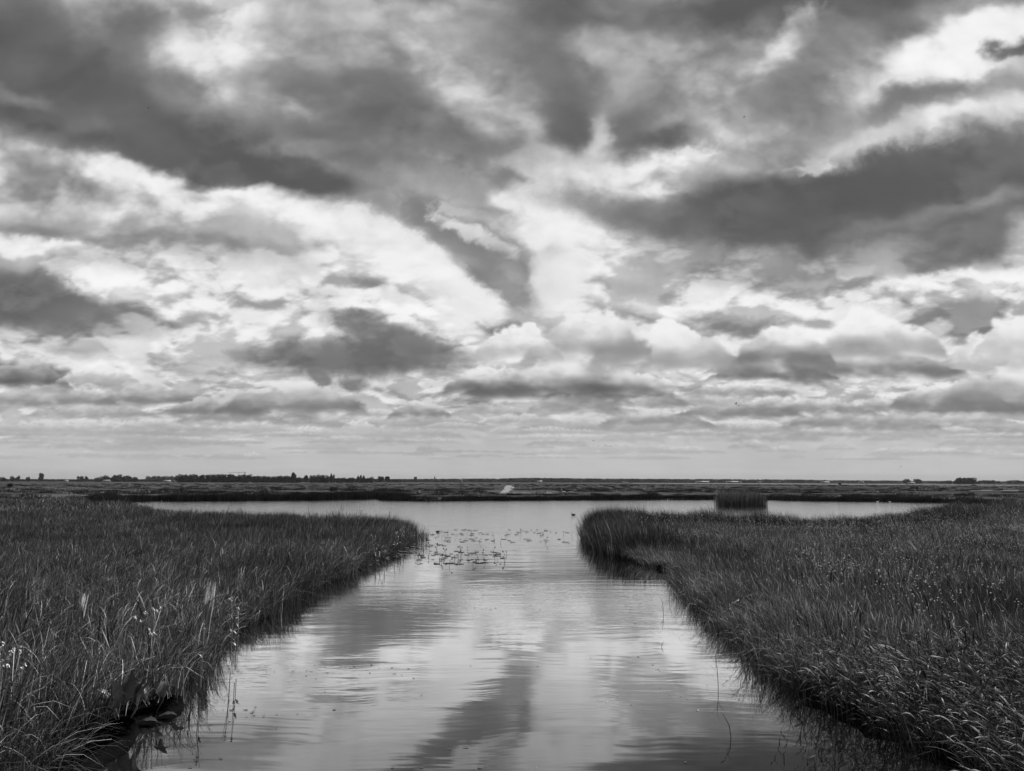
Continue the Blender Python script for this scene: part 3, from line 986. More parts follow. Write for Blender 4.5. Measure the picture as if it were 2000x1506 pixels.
def build_grass():
    g = np.random.default_rng(11)
    # prototypes
    sedge = [tuft_mesh('sedge_tuft', M_SEDGE, [blade_set(g, 150, .42, (.42, .90), .011, .12, .40, 6, droop=.3),
                                               blade_set(g, 60, .42, (.2, .5), .008, .1, .5, 3)]) for _ in range(6)]
    meadow = [tuft_mesh('meadow_tuft', M_MEADOW, [blade_set(g, 210, .45, (.24, .50), .0065, .08, .35, 3),
                                                  blade_set(g, 44, .45, (.36, .68), .005, .10, .22, 5, head=.9, head_w=.014)]) for _ in range(6)]
    reed = [tuft_mesh('reed_tuft', M_REED, reed_parts(g, 16, .40, (.6, 1.15), lean=.24, leaf=.34, lw=.015)
                      + [blade_set(g, 90, .42, (.3, .8), .009, .25, .5, 4, droop=.2)]) for _ in range(5)]
    bank = [tuft_mesh('bank_tuft', M_SEDGE, [blade_set(g, 180, .40, (.40, .85), .008, .30, .45, 6, droop=.35, lean_dev=.6),
                                             blade_set(g, 60, .40, (.2, .5), .008, .3, .6, 3)]) for _ in range(6)]
    herb = [tuft_mesh('herb_tuft', M_SEDGE, [blade_set(g, 9, .22, (.8, 1.2), .008, .06, .10, 6, head=1.0, head_w=.035, lean_dev=.15),
                                             blade_set(g, 30, .25, (.25, .6), .022, .2, .5, 4, droop=.3)]) for _ in range(5)]
    clump = [tuft_mesh('leafy_clump', M_MEADOW, [blade_set(g, 130, .34, (.12, .42), .030, .3, .6, 4, droop=.5, lean_dev=.9)]) for _ in range(4)]
    sedge_m = [tuft_mesh('sedge_tuft_wide', M_SEDGE, [blade_set(g, 480, 1.0, (.30, .72), .012, .12, .35, 3, droop=.2)]) for _ in range(4)]
    meadow_m = [tuft_mesh('meadow_tuft_wide', M_MEADOW, [blade_set(g, 480, 1.0, (.22, .46), .011, .08, .3, 3),
                                                        blade_set(g, 110, 1.0, (.35, .62), .009, .1, .2, 4, head=.8, head_w=.03)]) for _ in range(4)]
    rough = [tuft_mesh('rough_tuft', M_SEDGE, [blade_set(g, 420, 2.2, (.35, .8), .045, .1, .3, 2)]) for _ in range(3)]
    far = [tuft_mesh('far_reed_tuft', M_FARREED, [blade_set(g, 420, 1.5, (.45, .95), .05, .05, .12, 2)]) for _ in range(4)]

    DOCKS = [gp(x, y).xy for x, y in ((235, 1440), (262, 1420), (300, 1395), (200, 1462))]

    def lay(name, label, P, z, yaw, yaw_dev, s_lo, s_hi, protos, hmul=None):
        n = len(P)
        pts = np.concatenate([P, np.full((n, 1), z)], 1)
        rot = np.stack([g.normal(0, .11, n), g.normal(0, .11, n), yaw + g.normal(0, yaw_dev, n)], 1)
        s = g.uniform(s_lo, s_hi, n)
        sc3 = np.stack([s, s, s * (hmul if hmul is not None else 1)], 1)
        return scatter(name, label, pts, rot, sc3, g.integers(0, len(protos), n), protos)

    # near ground, 6-30 m
    P, sd = land_points(5.5, 30, .42, .12)
    left = (P[:, 0] < 0) & (sd > -.02)
    right = P[:, 0] > 0
    # left bank: sedge
    Q = P[left]
    for c in DOCKS:
        Q = Q[np.hypot(Q[:, 0] - c.x - .05, Q[:, 1] - c.y + .1) > .55]
    for px_, py_ in ((396, 1262), (150, 1245)):
        c = gp(px_, py_, GZ)
        Q = Q[np.hypot(Q[:, 0] - c.x, (Q[:, 1] - c.y + .35) * .7) > .42]
    hm = .90 + .45 * pn(Q[:, 0] * .6, Q[:, 1], .35, 3) + .45 * pn(Q[:, 0] * .7, Q[:, 1], 1.0, 4)
    lay('sedge', 'tall leaning sedge covering the left bank of the channel', Q, GZ - .02, 0.0, .7, .9, 1.15, sedge, np.clip(hm, .5, 1.35))
    PL, sl = land_points(5.5, 34, .36, -.02)
    k = (PL[:, 0] < 0) & (sl < .5 + .3 * pn(PL[:, 0], PL[:, 1], .6, 19)) & (g.random(len(PL)) < .85)
    for c in DOCKS:
        k &= np.hypot(PL[:, 0] - c.x - .05, PL[:, 1] - c.y + .1) > .45
    lay('bank_grass', 'long grass bowing over the water along the left bank', PL[k], GZ - .10, 0.0, .5, .8, 1.1, bank,
        np.clip(.95 + .5 * pn(PL[k][:, 0], PL[k][:, 1], .6, 14), .5, 1.3))
    # right bank: reeds along the edge, meadow behind
    Q, qs = P[right], sd[right]
    edge = qs < (1.1 + .7 * pn(Q[:, 0], Q[:, 1], .4, 8))
    rt = Q[edge]
    rt = rt[(g.random(len(rt)) > .06)]
    nearr = rt[:, 1] + .8 * pn(rt[:, 0], rt[:, 1], .5, 9) < 11.0
    bk = rt[~nearr]; rt = rt[nearr]
    lay('bank_grass', 'long grass bowing over the water along the right bank', bk, GZ - .08, math.pi, .5, .85, 1.15, bank,
        np.clip(1.0 + .6 * pn(bk[:, 0], bk[:, 1], .6, 14), .55, 1.35))
    lay('reeds', 'leafy reeds leaning over the water along the right bank', rt, 0.0, math.pi, .45, .85, 1.15, reed,
        np.clip(1.0 + .3 * pn(rt[:, 0], rt[:, 1], .5, 14), .7, 1.3))
    Pb, sb = land_points(5.5, 13, .40, .0)
    k = (Pb[:, 0] > 0) & (sb > 1.0) & (sb < 3.2 + 1.2 * pn(Pb[:, 0], Pb[:, 1], .3, 44)) & (Pb[:, 1] < 11)
    lay('reeds', 'upright reeds behind the bank edge in the near right', Pb[k], GZ - .05, math.pi, .9, .75, 1.05, reed)
    me = Q[~edge]
    k2 = ~((me[:, 1] < 10.5) & (qs[~edge] < 2.4))
    me = me[k2]; ms = qs[~edge][k2]
    hm = .95 + .5 * pn(me[:, 0], me[:, 1], .3, 5) + .5 * pn(me[:, 0], me[:, 1], 1.0, 6) + .5 * np.clip(1.6 - ms, 0, 1) * .6
    lay('meadow_grass', 'rough flowering meadow grass behind the right bank', me, GZ - .02, math.pi, 1.0, .9, 1.15, meadow, np.clip(hm, .5, 1.5))
    # middle distance, 30-70 m
    # herbs, broad leaved clumps and bare hollows that break up the sward
    P, sd = land_points(7, 60, .9, 0)
    w = pn(P[:, 0], P[:, 1], .22, 55)
    k = (sd > .25) & (w > .04) & (g.random(len(P)) < .5)
    Q = P[k]
    lay('tall_herbs', 'dark seeding dock and sorrel stalks standing above the grass', Q, GZ - .02, 0, 2, .75, 1.05, herb, None)
    P, sd = land_points(42, 66, 1.1, -.2)
    k = (P[:, 0] < 0) & (sd < 3.0) & (g.random(len(P)) < .30)
    lay('tall_herbs', 'sparse tall seed stalks standing against the lake on the left', P[k], GZ, 0, 2, 1.0, 1.45, herb, None)
    dead = [tuft_mesh('dead_tuft', M_DRY, [blade_set(g, 4, .30, (.35, .85), .007, .3, .35, 5, lean_dev=1.6, droop=.3)]) for _ in range(6)]
    P, sd = land_points(6, 40, .8, 0)
    k = (g.random(len(P)) < .16 + .25 * (pn(P[:, 0], P[:, 1], .3, 88) > .1)) & (sd > .1)
    lay('dead_stalks', 'pale dead stalks bent at all angles among the living grass', P[k], GZ, 0, 2, .7, 1.2, dead, None)
    P, sd = land_points(7, 34, .7, 0)
    w = pn(P[:, 0] * .7, P[:, 1], .3, 58)
    k = (sd > .5) & (w > .10) & (g.random(len(P)) < .7)
    lay('leafy_herbs', 'patches of broad leaved herbs among the meadow grass', P[k], GZ, 0, 2, .8, 1.5, clump, None)
    P, sd = land_points(29.5, 62, .50, -.30)
    k = sd < 1.5
    Q = P[(sd < 2.2) & (P[:, 0] > 0) & (P[:, 1] < 38)]
    lay('bank_grass', 'long grass on the right bank just before the tip', Q, GZ - .05, math.pi, .6, .85, 1.1, bank, np.clip(1.0 + .5 * pn(Q[:, 0], Q[:, 1], .5, 24), .6, 1.35))
    Q = P[k & (P[:, 0] < 0)]
    lay('sedge', 'dark sedge edge round the left tip of the channel mouth', Q, GZ - .05, 0.0, .7, .9, 1.15, sedge[:3], np.clip(1.05 + .5 * pn(Q[:, 0], Q[:, 1], .5, 4), .6, 1.4) * (1 + .28 * smooth(Q[:, 1], 33, 38)))
    P, sd = land_points(29.5, 72, .80, -1.15)
    left = P[:, 0] < 0
    Q, qs = P[left], sd[left]
    hm = .95 + .40 * pn(Q[:, 0] * .5, Q[:, 1], .14, 3) + .55 * pn(Q[:, 0] * .6, Q[:, 1], .5, 4) + .15 * (qs < 1.8)
    hm = hm * (1 + .55 * (1 - smooth(qs, 1.5, 4.0)) * (Q[:, 1] > 36))
    hm = hm * (1 - .45 * smooth(pn(Q[:, 0] * .45, Q[:, 1], .33, 71), .08, .22))
    lay('sedge', 'even sedge meadow stretching back to the lake on the left', Q, GZ - .02, 0.0, .7, .9, 1.15, sedge_m, np.clip(hm, .6, 1.5))
    Q, qs = P[~left], sd[~left]
    hm = .95 + .40 * pn(Q[:, 0] * .5, Q[:, 1], .14, 3) + .50 * pn(Q[:, 0] * .6, Q[:, 1], .5, 4)
    hm = hm * (1 - .35 * smooth(pn(Q[:, 0] * .45, Q[:, 1], .33, 73), .08, .22))
    e2 = qs < 2.2 + 1.5 * pn(Q[:, 0], Q[:, 1], .15, 15)
    lay('meadow_grass', 'pale meadow grass in the middle distance on the right', Q[~e2], GZ - .02, math.pi, 1.0, .9, 1.15, meadow_m, np.clip(hm, .6, 1.5)[~e2])
    reedm = [tuft_mesh('edge_reed_tuft', M_SEDGE, [blade_set(g, 210, .8, (.65, 1.2), .018, .12, .25, 3)]) for _ in range(4)]
    Pr, sr = land_points(30, 72, .50, -.70)
    k = (Pr[:, 0] > 0) & (sr < 2.2 + 1.2 * pn(Pr[:, 0], Pr[:, 1], .15, 15))
    lay('reeds', 'dark reeds fringing the lake side of the right meadow', Pr[k], 0.0, math.pi, .7, .8, 1.1, reedm,
        np.clip(1.0 + .5 * pn(Pr[k][:, 0], Pr[k][:, 1], .35, 25), .7, 1.35) * np.interp(Pr[k][:, 0] + (Pr[k][:, 1] < 41) * 8, [3, 8, 14, 21, 30], [1.45, 1.4, 1.12, .92, 1.25]))
    # 70-120 m
    P, sd = land_points(71, 118, 1.9, .2)
    lay('marsh_grass', 'rough marsh grass at the far sides of the lake', P, GZ - .03, 0.0, 2, .8, 1.1, rough, np.clip(.9 + .4 * pn(P[:, 0], P[:, 1], .08, 31), .5, 1.2))
    # the far bank: a fringe of reeds, then sparse tussocks
    pts = []
    P, sd = land_points(98, 190, 1.05, .1)
    k = (sd < 2.5 + 2.0 * pn(P[:, 0], P[:, 1], .05, 61)) & (sd > -.2) & (P[:, 1] > 84)
    Q = P[k]
    hm = .88 + .35 * pn(Q[:, 0], Q[:, 1], .06, 62) + .75 * np.clip((-14 - Q[:, 0]) / 12, 0, 1)
    lay('far_reeds', 'dark fringe of reeds along the far shore of the lake', Q, 0.0, 0.0, 2, .8, 1.1, far, np.clip(hm, .45, 1.7))
    P = np.concatenate([wedge_points(125, 300, 3.6, .80), wedge_points(300, 800, 9.0, .80)])
    P = P[inside(P[:, 0], P[:, 1])]
    w = pn(P[:, 0] * .35, P[:, 1], .03, 81)
    k = (w > -.02) & (g.random(len(P)) < .75)
    P = P[k]
    # keep the ditch and pools open
    dx = (P[:, 0] / P[:, 1]) * F_PX + 1000
    dyy = 940.5 + F_PX * CAM_H / P[:, 1]
    k = ~((dx > 976) & (dx < 1006) & (dyy > 947)) & ~((dx > 945) & (dx < 1095) & (dyy > 958.5) & (dyy < 966))
    P = P[k]
    lay('marsh_tussocks', 'low dark tussocks over the distant marsh', P, GZ - .03, 0.0, 2, .7, 1.7, far + rough, g.uniform(.15, .6, len(P)))

    # white flowers over the right meadow
    fl = []
    for _ in range(4):
        parts = []
        for i in range(5):
            a = g.random() * 6.28; r = .22 * math.sqrt(g.random()); hh = g.uniform(.56, .92)
            cx, cy = r * math.cos(a), r * math.sin(a)
            nP = 7
            th = np.linspace(0, 2 * np.pi, nP, endpoint=False)
            rad = g.uniform(.006, .018)
            ring = np.stack([cx + rad * np.cos(th), cy + rad * np.sin(th), hh + .004 * np.sin(th * 2 + 1)], 1)
            top = np.array([[cx, cy, hh + .012]]); bot = np.array([[cx, cy, hh - .012]])
            co = np.concatenate([ring, top, bot])
            j = np.arange(nP)
            tr = np.concatenate([np.stack([j, (j + 1) % nP, np.full(nP, nP)], 1), np.stack([(j + 1) % nP, j, np.full(nP, nP + 1)], 1)])
            parts.append((co, np.zeros((0, 4), int), tr))
        fl.append(tuft_mesh('flower_heads', M_FLOWER, parts))
    P, sd = land_points(7, 62, .5, 0)
    dens = 1.2 * pn(P[:, 0] * .5, P[:, 1], .16, 91) + .9 * pn(P[:, 0], P[:, 1], .9, 92) + .06
    r = np.hypot(P[:, 0], P[:, 1])
    k = (P[:, 0] > 0) & (sd > 1.6) & (dens > .07 - .03 * (r > 25)) & (g.random(len(P)) < .6)
    Q = P[k]; rr = r[k]
    n = len(Q)
    s = g.uniform(.8, 1.3, n)
    scatter('wildflowers', 'small white wildflowers sprinkled over the right meadow', np.concatenate([Q, np.full((n, 1), GZ)], 1),
            np.stack([np.zeros(n), np.zeros(n), g.random(n) * 6.28], 1), np.stack([s * (1 + rr * .004), s * (1 + rr * .004), s], 1), g.integers(0, 4, n), fl)


build_grass()
# ------------------------------------------------------------------ single things
def obj(name, me, parent=None, loc=None, rot=None):
    o = bpy.data.objects.new(name, me); COL.objects.link(o)
    if parent is not None: o.parent = parent
    if loc is not None: o.location = loc
    if rot is not None: o.rotation_euler = rot
    return o


def empty(name, loc, rz=0, scale=(1, 1, 1)):
    o = bpy.data.objects.new(name, None); COL.objects.link(o)
    o.location = loc; o.rotation_euler = (0, 0, rz); o.scale = scale
    o.empty_display_size = .2
    return o


def copy_tree(o, parent=None):
    c = o.copy(); COL.objects.link(c)
    if parent is not None: c.parent = parent
    for ch in [x for x in COL.objects if x.parent == o]:
        copy_tree(ch, c)
    return c


def tube_parts(path, rad, n=6, cap=True):
    path = [Vector(p) for p in path]
    co, Q, T = [], [], []
    for i, p in enumerate(path):
        d = (path[min(i + 1, len(path) - 1)] - path[max(i - 1, 0)]).normalized()
        a = d.orthogonal().normalized(); b = d.cross(a)
        for k in range(n):
            t = k / n * 2 * math.pi
            co.append(p + (a * math.cos(t) + b * math.sin(t)) * rad[i])
    for i in range(len(path) - 1):
        for k in range(n):
            Q.append((i * n + k, i * n + (k + 1) % n, (i + 1) * n + (k + 1) % n, (i + 1) * n + k))
    if cap:
        co.append(path[-1]); e = len(co) - 1
        for k in range(n):
            T.append(((len(path) - 1) * n + k, (len(path) - 1) * n + (k + 1) % n, e))
    return np.array([tuple(c) for c in co]), np.array(Q).reshape(-1, 4), np.array(T).reshape(-1, 3)


def leaf_parts(base, direction, up, L, W, curl=.3, wave=.0, fold=.15, n=8, seed=0):
    """a broad leaf: midrib curve with two halves, folded and wavy at the margin"""
    rnd = random.Random(seed)
    d = Vector(direction).normalized(); u = Vector(up); s = d.cross(u).normalized(); u = s.cross(d)
    co = []
    for i in range(n + 1):
        t = i / n
        c = Vector(base) + d * (L * t) + u * (L * (curl * math.sin(t * 2.2) - curl * .9 * t * t))
        w = W * math.sin(min(1, t * 1.15 + .10) * math.pi) ** .7 * .5 if 0 < i < n else .002
        wv = wave * math.sin(t * 19 + seed) * W
        for j in (-1, -.5, 0, .5, 1):
            co.append(tuple(c + s * (w * j) + u * (abs(j) * w * fold * 2 + (wv if abs(j) == 1 else 0))))
    Q = [(i * 5 + j, i * 5 + j + 1, (i + 1) * 5 + j + 1, (i + 1) * 5 + j) for i in range(n) for j in range(4)]
    return np.array(co), np.array(Q), np.zeros((0, 3), int)


def mk(name, mat, parts, smooth_=False):
    co, f = merge(parts)
    me = mesh_np(name, co, f)
    me.materials.append(mat)
    if smooth_:
        me.polygons.foreach_set('use_smooth', np.ones(len(me.polygons), bool))
    return me


def box_parts(x0, x1, y0, y1, z0, z1):
    co = np.array([(x, y, z) for z in (z0, z1) for y in (y0, y1) for x in (x0, x1)], float)
    Q = np.array([(0, 2, 3, 1), (4, 5, 7, 6), (0, 1, 5, 4), (2, 6, 7, 3), (0, 4, 6, 2), (1, 3, 7, 5)])
    return co, Q, np.zeros((0, 3), int)


# ---- trees on the horizon: unit trees (height 1, crown width about 1) scaled to their real size
def unit_tree(kind, seed):
    rnd = random.Random(seed)
    cl = []
    lumps = []
    if kind == 'round':
        for _ in range(13):
            a = rnd.random() * 6.28; r = .30 * math.sqrt(rnd.random())
            lumps.append((r * math.cos(a), r * math.sin(a), rnd.uniform(.30, .80), rnd.uniform(.14, .24)))
    elif kind == 'poplar':
        for i in range(10):
            z = .12 + .82 * i / 9
            lumps.append((rnd.gauss(0, .03), rnd.gauss(0, .03), z, .26 * math.sin(math.pi * (.12 + .85 * z)) * rnd.uniform(.8, 1.2) + .04))
    elif kind == 'cone':
        for i in range(11):
            z = .10 + .84 * i / 10
            lumps.append((rnd.gauss(0, .05), rnd.gauss(0, .05), z, .36 * (1 - z) ** .8 * rnd.uniform(.8, 1.2) + .04))
    else:   # bush-like, leafy to the ground
        for _ in range(14):
            a = rnd.random() * 6.28; r = .36 * math.sqrt(rnd.random())
            lumps.append((r * math.cos(a), r * math.sin(a), rnd.uniform(.10, .74), rnd.uniform(.16, .26)))
    co, T = [], []
    for (lx, ly, lz, lr) in lumps:
        for _ in range(70):
            v = Vector((rnd.gauss(0, 1), rnd.gauss(0, 1), rnd.gauss(0, 1))).normalized() * lr * rnd.uniform(.55, 1.12)
            p = Vector((lx, ly, max(.02, lz + v.z))) + Vector((v.x, v.y, 0))
            a = Vector((rnd.gauss(0, 1), rnd.gauss(0, 1), rnd.gauss(0, 1))).normalized() * .055
            b = a.orthogonal().normalized() * .05
            k = len(co)
            co += [tuple(p - a - b), tuple(p + a - b * .6), tuple(p + a * .7 + b), tuple(p - a * .6 + b * .8)]
            T.append((k, k + 1, k + 2, k + 3))
    crown = mesh_np('crown', np.array(co), np.array(T)); crown.materials.append(M_TREE)
    tr = [tube_parts([(0, 0, -.02), (.01, 0, .3), (0, .01, .75)], [.035, .028, .008], 6)]
    for _ in range(4):
        a = rnd.random() * 6.28
        tr.append(tube_parts([(0, 0, rnd.uniform(.25, .4)), (.22 * math.cos(a), .22 * math.sin(a), rnd.uniform(.5, .7))], [.015, .005], 5))
    trunk = mk('trunk', M_BARK, tr)
    return crown, trunk


TREE_KINDS = {k: [unit_tree(k, 10 * i + j) for j in range(3)] for i, k in enumerate(('round', 'poplar', 'cone', 'bush'))}
_tn = [0]


def tree(x, ytop, w, kind, D, label, group=None, name='tree'):
    """x, ytop, w in photo pixels; D metres away"""
    d = pdir(x, 940.0)
    P = Vector((d.x, d.y, 0)).normalized() * (D / math.cos(math.atan2(d.x, d.y)))
    zt = pdir(x, ytop)
    top = CAM_H + zt.z / math.hypot(zt.x, zt.y) * P.xy.length
    H = max(top - GZ, 1.5) * 1.02
    W = w * D / F_PX
    crown, trunk = TREE_KINDS[kind][_tn[0] % 3]; _tn[0] += 1
    s = W / {'round': .95, 'poplar': .55, 'cone': .62, 'bush': 1.05}[kind]
    e = empty(name, (P.x, P.y, GZ), _tn[0] * 1.3, (s, s, H))
    obj('crown', crown, e); obj('trunk', trunk, e)
    tag(e, label, 'tree', group)
    return e


rnd = random.Random(21)
G = 'trees of the dark windbreak row'
for i in range(14):
    tree(350 + i * 8.0, 925.8 + rnd.uniform(-.6, 1.0), 15, 'bush', 1250, 'dark leafy tree in the dense straight windbreak row left of centre', G)
for x, y, w in ((463, 926.5, 14), (474, 925.5, 17), (485, 926, 15)):
    tree(x, y, w, 'bush', 1250, 'taller dark tree in the clump at the right end of the windbreak', 'taller windbreak clump trees')
for i in range(13):
    tree(495 + i * 6.2, 929.2 + rnd.uniform(-.8, .9), 13, 'bush', 1250, 'low dark tree in the hedge between windbreak and pointed tree', 'low hedge trees')
tree(573, 923.8, 12, 'cone', 1250, 'tall pointed dark tree standing out of the low hedge', None, 'conifer_tree')
tree(584, 931, 12, 'bush', 1250, 'small dark tree just right of the tall pointed one')
tree(598, 927, 10, 'round', 1250, 'round tree left of the farmstead clump')
for x, y in ((611, 927.5), (620, 926), (630, 926.5), (638, 927.5)):
    tree(x, y, 13, 'bush', 1250, 'rounded dark tree in the farmstead clump', 'farmstead clump trees')
tree(646.5, 926.5, 5, 'poplar', 1250, 'narrow poplar just right of the farmstead clump, the left one of two', None, 'poplar_tree')
tree(651.5, 927.5, 4, 'poplar', 1250, 'narrow poplar just right of the farmstead clump, the right one of two', None, 'poplar_tree')
for i in range(7):
    tree(660 + i * 9, 933 + rnd.uniform(-1, .8), 13, 'bush', 1300, 'low dark tree in the hedge right of the two poplars', 'hedge trees right of the poplars')
for x, y, w in ((699, 930, 5), (704, 929, 5), (710, 929.5, 5)):
    tree(x, y, w, 'poplar', 1300, 'slim upright tree in the little group of three', 'three slim upright trees', 'poplar_tree')
tree(724, 931, 11, 'bush', 1300, 'low rounded tree between the slim trees and the two last dark trees')
tree(744, 929, 12, 'round', 1300, 'large dark tree near the right end of the tree line, left of its twin')
tree(756, 930, 10, 'round', 1300, 'last dark tree at the right end of the near tree line')
for x, y, w, k, l in ((24, 929.5, 8, 'bush', 'small round tree near the left end of the horizon'), (34, 928, 9, 'bush', 'round tree right beside the leftmost small one'),
                      (54, 931, 8, 'bush', 'low round tree left of the tall lone tree on the far left'), (80, 923.5, 10, 'round', 'tall lone tree standing out on the far left horizon'),
                      (7, 931, 14, 'bush', 'low tree at the very left end of the horizon'),
                      (157, 929.5, 12, 'bush', 'dark dome shaped tree between the lone tree and the grove'), (168, 931, 7, 'poplar', 'narrow tree right beside the dark dome shaped one'),
                      (189, 932, 11, 'bush', 'low dark tree just left of the left grove')):
    tree(x, y, w, k, 1700, l)
for x, y, w in ((200, 930, 12), (208, 928, 13), (222, 927, 15), (232, 925.8, 16), (243, 928.5, 12), (254, 928, 15), (264, 931, 9)):
    tree(x, y, w, 'bush', 1700, 'rounded tree in the left grove before the pale distant wood', 'left grove trees')
for i in range(9):
    tree(290 + i * 6.6, 929.5 + rnd.uniform(-.8, 1.2), 12, 'bush', 2500, 'greyer tree in the distant row just left of the windbreak', 'distant grey row trees')
tree(811, 930.8, 7, 'round', 2300, 'small round tree rising above the distant wood left of the church')
for x in (1870, 1878, 1886, 1894, 1901):
    tree(x, 932.3, 13, 'bush', 1250, 'rounded tree in the big flat topped grove on the right', 'flat topped grove trees')
for x in (1768, 1775, 1788, 1795):
    tree(x, 935.2, 10, 'bush', 1700, 'small tree in the low double clump left of the flat topped grove', 'double clump trees')
for x, y in ((1840, 938.5), (1852, 938), (1914, 938), (1926, 937.2), (1937, 937.5), (1949, 938.8), (1972, 938), (1984, 937.4), (1996, 938.6)):
    tree(x, y, 14, 'bush', 1600, 'low tree in the loose row at the right end of the horizon', 'loose right row trees')
tree(1640, 942.5, 7, 'round', 700, 'lone little tree standing in the open right marsh')
# shrubs out on the marsh
for x, y, w, D, l in ((652, 957.5, 15, 190, 'broad dark bush on the far bank left of centre'), (1790, 961, 4, 260, 'tiny dark bush far out in the right marsh'),
                      (21, 947, 10, 330, 'dark bush at the left edge of the marsh')):
    b = tree(x, y, w, 'bush', D, l, None, 'bush'); b['category'] = 'bush'


# far woods: too many trees to count
def woods(name, label, tops, D0, D1, n, w):
    g = np.random.default_rng(5)
    xs = np.array([t[0] for t in tops]); ys = np.array([t[1] for t in tops])
    pts, sz = [], []
    for _ in range(n):
        x = g.uniform(xs[0], xs[-1]); D = g.uniform(D0, D1)
        yt = np.interp(x, xs, ys) + abs(g.normal(0, .7))
        d = pdir(x, yt)
        X = d.x / d.y * D
        H = CAM_H + d.z / d.y * D - GZ
        if H < 2: H = 2
        pts.append((X, D, GZ - .2)); s = w * g.uniform(.7, 1.3); sz.append((s, s, H))
    protos = [c for c, _ in TREE_KINDS['bush'] + TREE_KINDS['round'][:1]]
    scatter(name, label, pts, np.stack([np.zeros(n), np.zeros(n), g.random(n) * 6.28], 1), sz, g.integers(0, len(protos), n), protos)


woods('distant_woods', 'long hazy wood along the horizon from the church to the right edge',
      [(775, 935), (900, 934.5), (985, 933.6), (1035, 932.4), (1100, 933), (1160, 934), (1300, 934.7), (1500, 935.6), (1560, 936), (1600, 937.2),
       (1750, 938), (1900, 939.4), (2080, 940.2)], 2300, 2900, 620, 30)
woods('distant_woods', 'low dark hedges and woods along the left horizon', [(-80, 935.4), (60, 935), (150, 935.5), (250, 935), (350, 935), (450, 934), (560, 932.5), (780, 935.2)],
      1900, 2200, 420, 20)


# ---- farm buildings and landmarks
def farm(x, D, L, wd, h, rh, label, pale_roof=False, yaw=.2):
    d = pdir(x, 940.0); P = (d.x / d.y * D, D, GZ)
    L *= .55; h *= .6; rh *= .6; wd *= .7
    e = empty('farm_building', P, yaw)
    tag(e, label, 'farm building')
    obj('wall', mk('wall', M_WALLW, [box_parts(-L / 2, L / 2, -wd / 2, wd / 2, 0, h)]), e)
    co = np.array([(-L / 2 - .4, -wd / 2 - .4, h + .01), (L / 2 + .4, -wd / 2 - .4, h + .01), (L / 2 + .4, wd / 2 + .4, h + .01), (-L / 2 - .4, wd / 2 + .4, h + .01),
                   (-L / 2 - .4, 0, h + rh), (L / 2 + .4, 0, h + rh)])
    Q = np.array([(0, 1, 5, 4), (2, 3, 4, 5), (0, 3, 2, 1)]); T = np.array([(1, 2, 5), (3, 0, 4)])
    obj('roof', mk('roof', M_ROOFL if pale_roof else M_ROOF, [(co, Q, T)]), e)
    obj('door', mk('door', M_ROOF, [box_parts(-L * .12, L * .02, -wd / 2 - .06, -wd / 2 - .01, 0, h * .75)]), e)
    return e


farm(129, 1750, 14, 9, 3.5, 4, 'small pale house in the gap right of the tall lone tree', True)
farm(207, 1640, 26, 12, 3.5, 4, 'long pale barn in front of the left grove', True)
farm(213, 1600, 10, 8, 3, 3, 'small white shed beside the long pale barn')
farm(326, 1460, 24, 10, 3, 4, 'pale roofed barn just left of the windbreak', True)
farm(341, 1450, 13, 9, 3, 3, 'small white shed touching the left end of the windbreak')
farm(636, 1440, 13, 9, 2.6, 3, 'white house half hidden under the farmstead clump')
farm(900, 1500, 13, 10, 6, 5, 'lone white house on the horizon left of the ditch')
farm(1054, 2150, 26, 12, 4, 5, 'low pale barn before the wood just right of the ditch', True)
farm(1372, 1900, 60, 20, 4, 4, 'long low pale shed in front of the distant wood', True, .05)
farm(1430, 1900, 55, 20, 4, 4, 'second long pale shed right of the first', True, .05)
farm(1444, 1850, 18, 10, 3, 3, 'small white shed at the right of the two long sheds')
farm(1483, 1900, 16, 12, 4, 4, 'single white shed midway along the distant wood')
farm(1612, 1700, 34, 14, 3.5, 3.5, 'pale barn left of the lone little tree', True)
farm(1682, 1750, 20, 12, 5, 5, 'white farmhouse right of the lone little tree')
farm(1780, 1500, 24, 10, 3, 3, 'low white shed under the double clump of trees', True)

# church with its spire
d_ = pdir(849, 940); D_ = 2300
e = empty('church', (d_.x / d_.y * D_, D_, GZ), .3)
tag(e, 'tiny church with a thin spire rising from the distant wood', 'church')
obj('tower', mk('tower', M_ROOF, [box_parts(-1.8, 1.8, -1.8, 1.8, 0, 11)]), e)
obj('spire', mk('spire', M_ROOF, [(np.array([(-1.9, -1.9, 11.01), (1.9, -1.9, 11.01), (1.9, 1.9, 11.01), (-1.9, 1.9, 11.01), (0, 0, 22)]),
                                   np.array([(0, 3, 2, 1)]), np.array([(0, 1, 4), (1, 2, 4), (2, 3, 4), (3, 0, 4)]))]), e)
obj('nave', mk('nave', M_ROOF, [box_parts(2, 20, -4, 4, 0, 8)]), e)
# construction crane beyond the windbreak
d_ = pdir(466, 940); D_ = 2600
hc = CAM_H + (939 - 923) * D_ / F_PX
e = empty('tower_crane', (d_.x / d_.y * D_, D_, GZ), 0)
tag(e, 'thin tower crane with a level arm above the windbreak', 'crane')
obj('mast', mk('mast', M_STEEL, [box_parts(-.5, .5, -.5, .5, 0, hc + 3)]), e)
obj('jib', mk('jib', M_STEEL, [box_parts(-38, 24, -.4, .4, hc, hc + 1.0)]), e)
obj('counterweight', mk('counterweight', M_ROOF, [box_parts(19, 23, -1, 1, hc - 3, hc - .02)]), e)


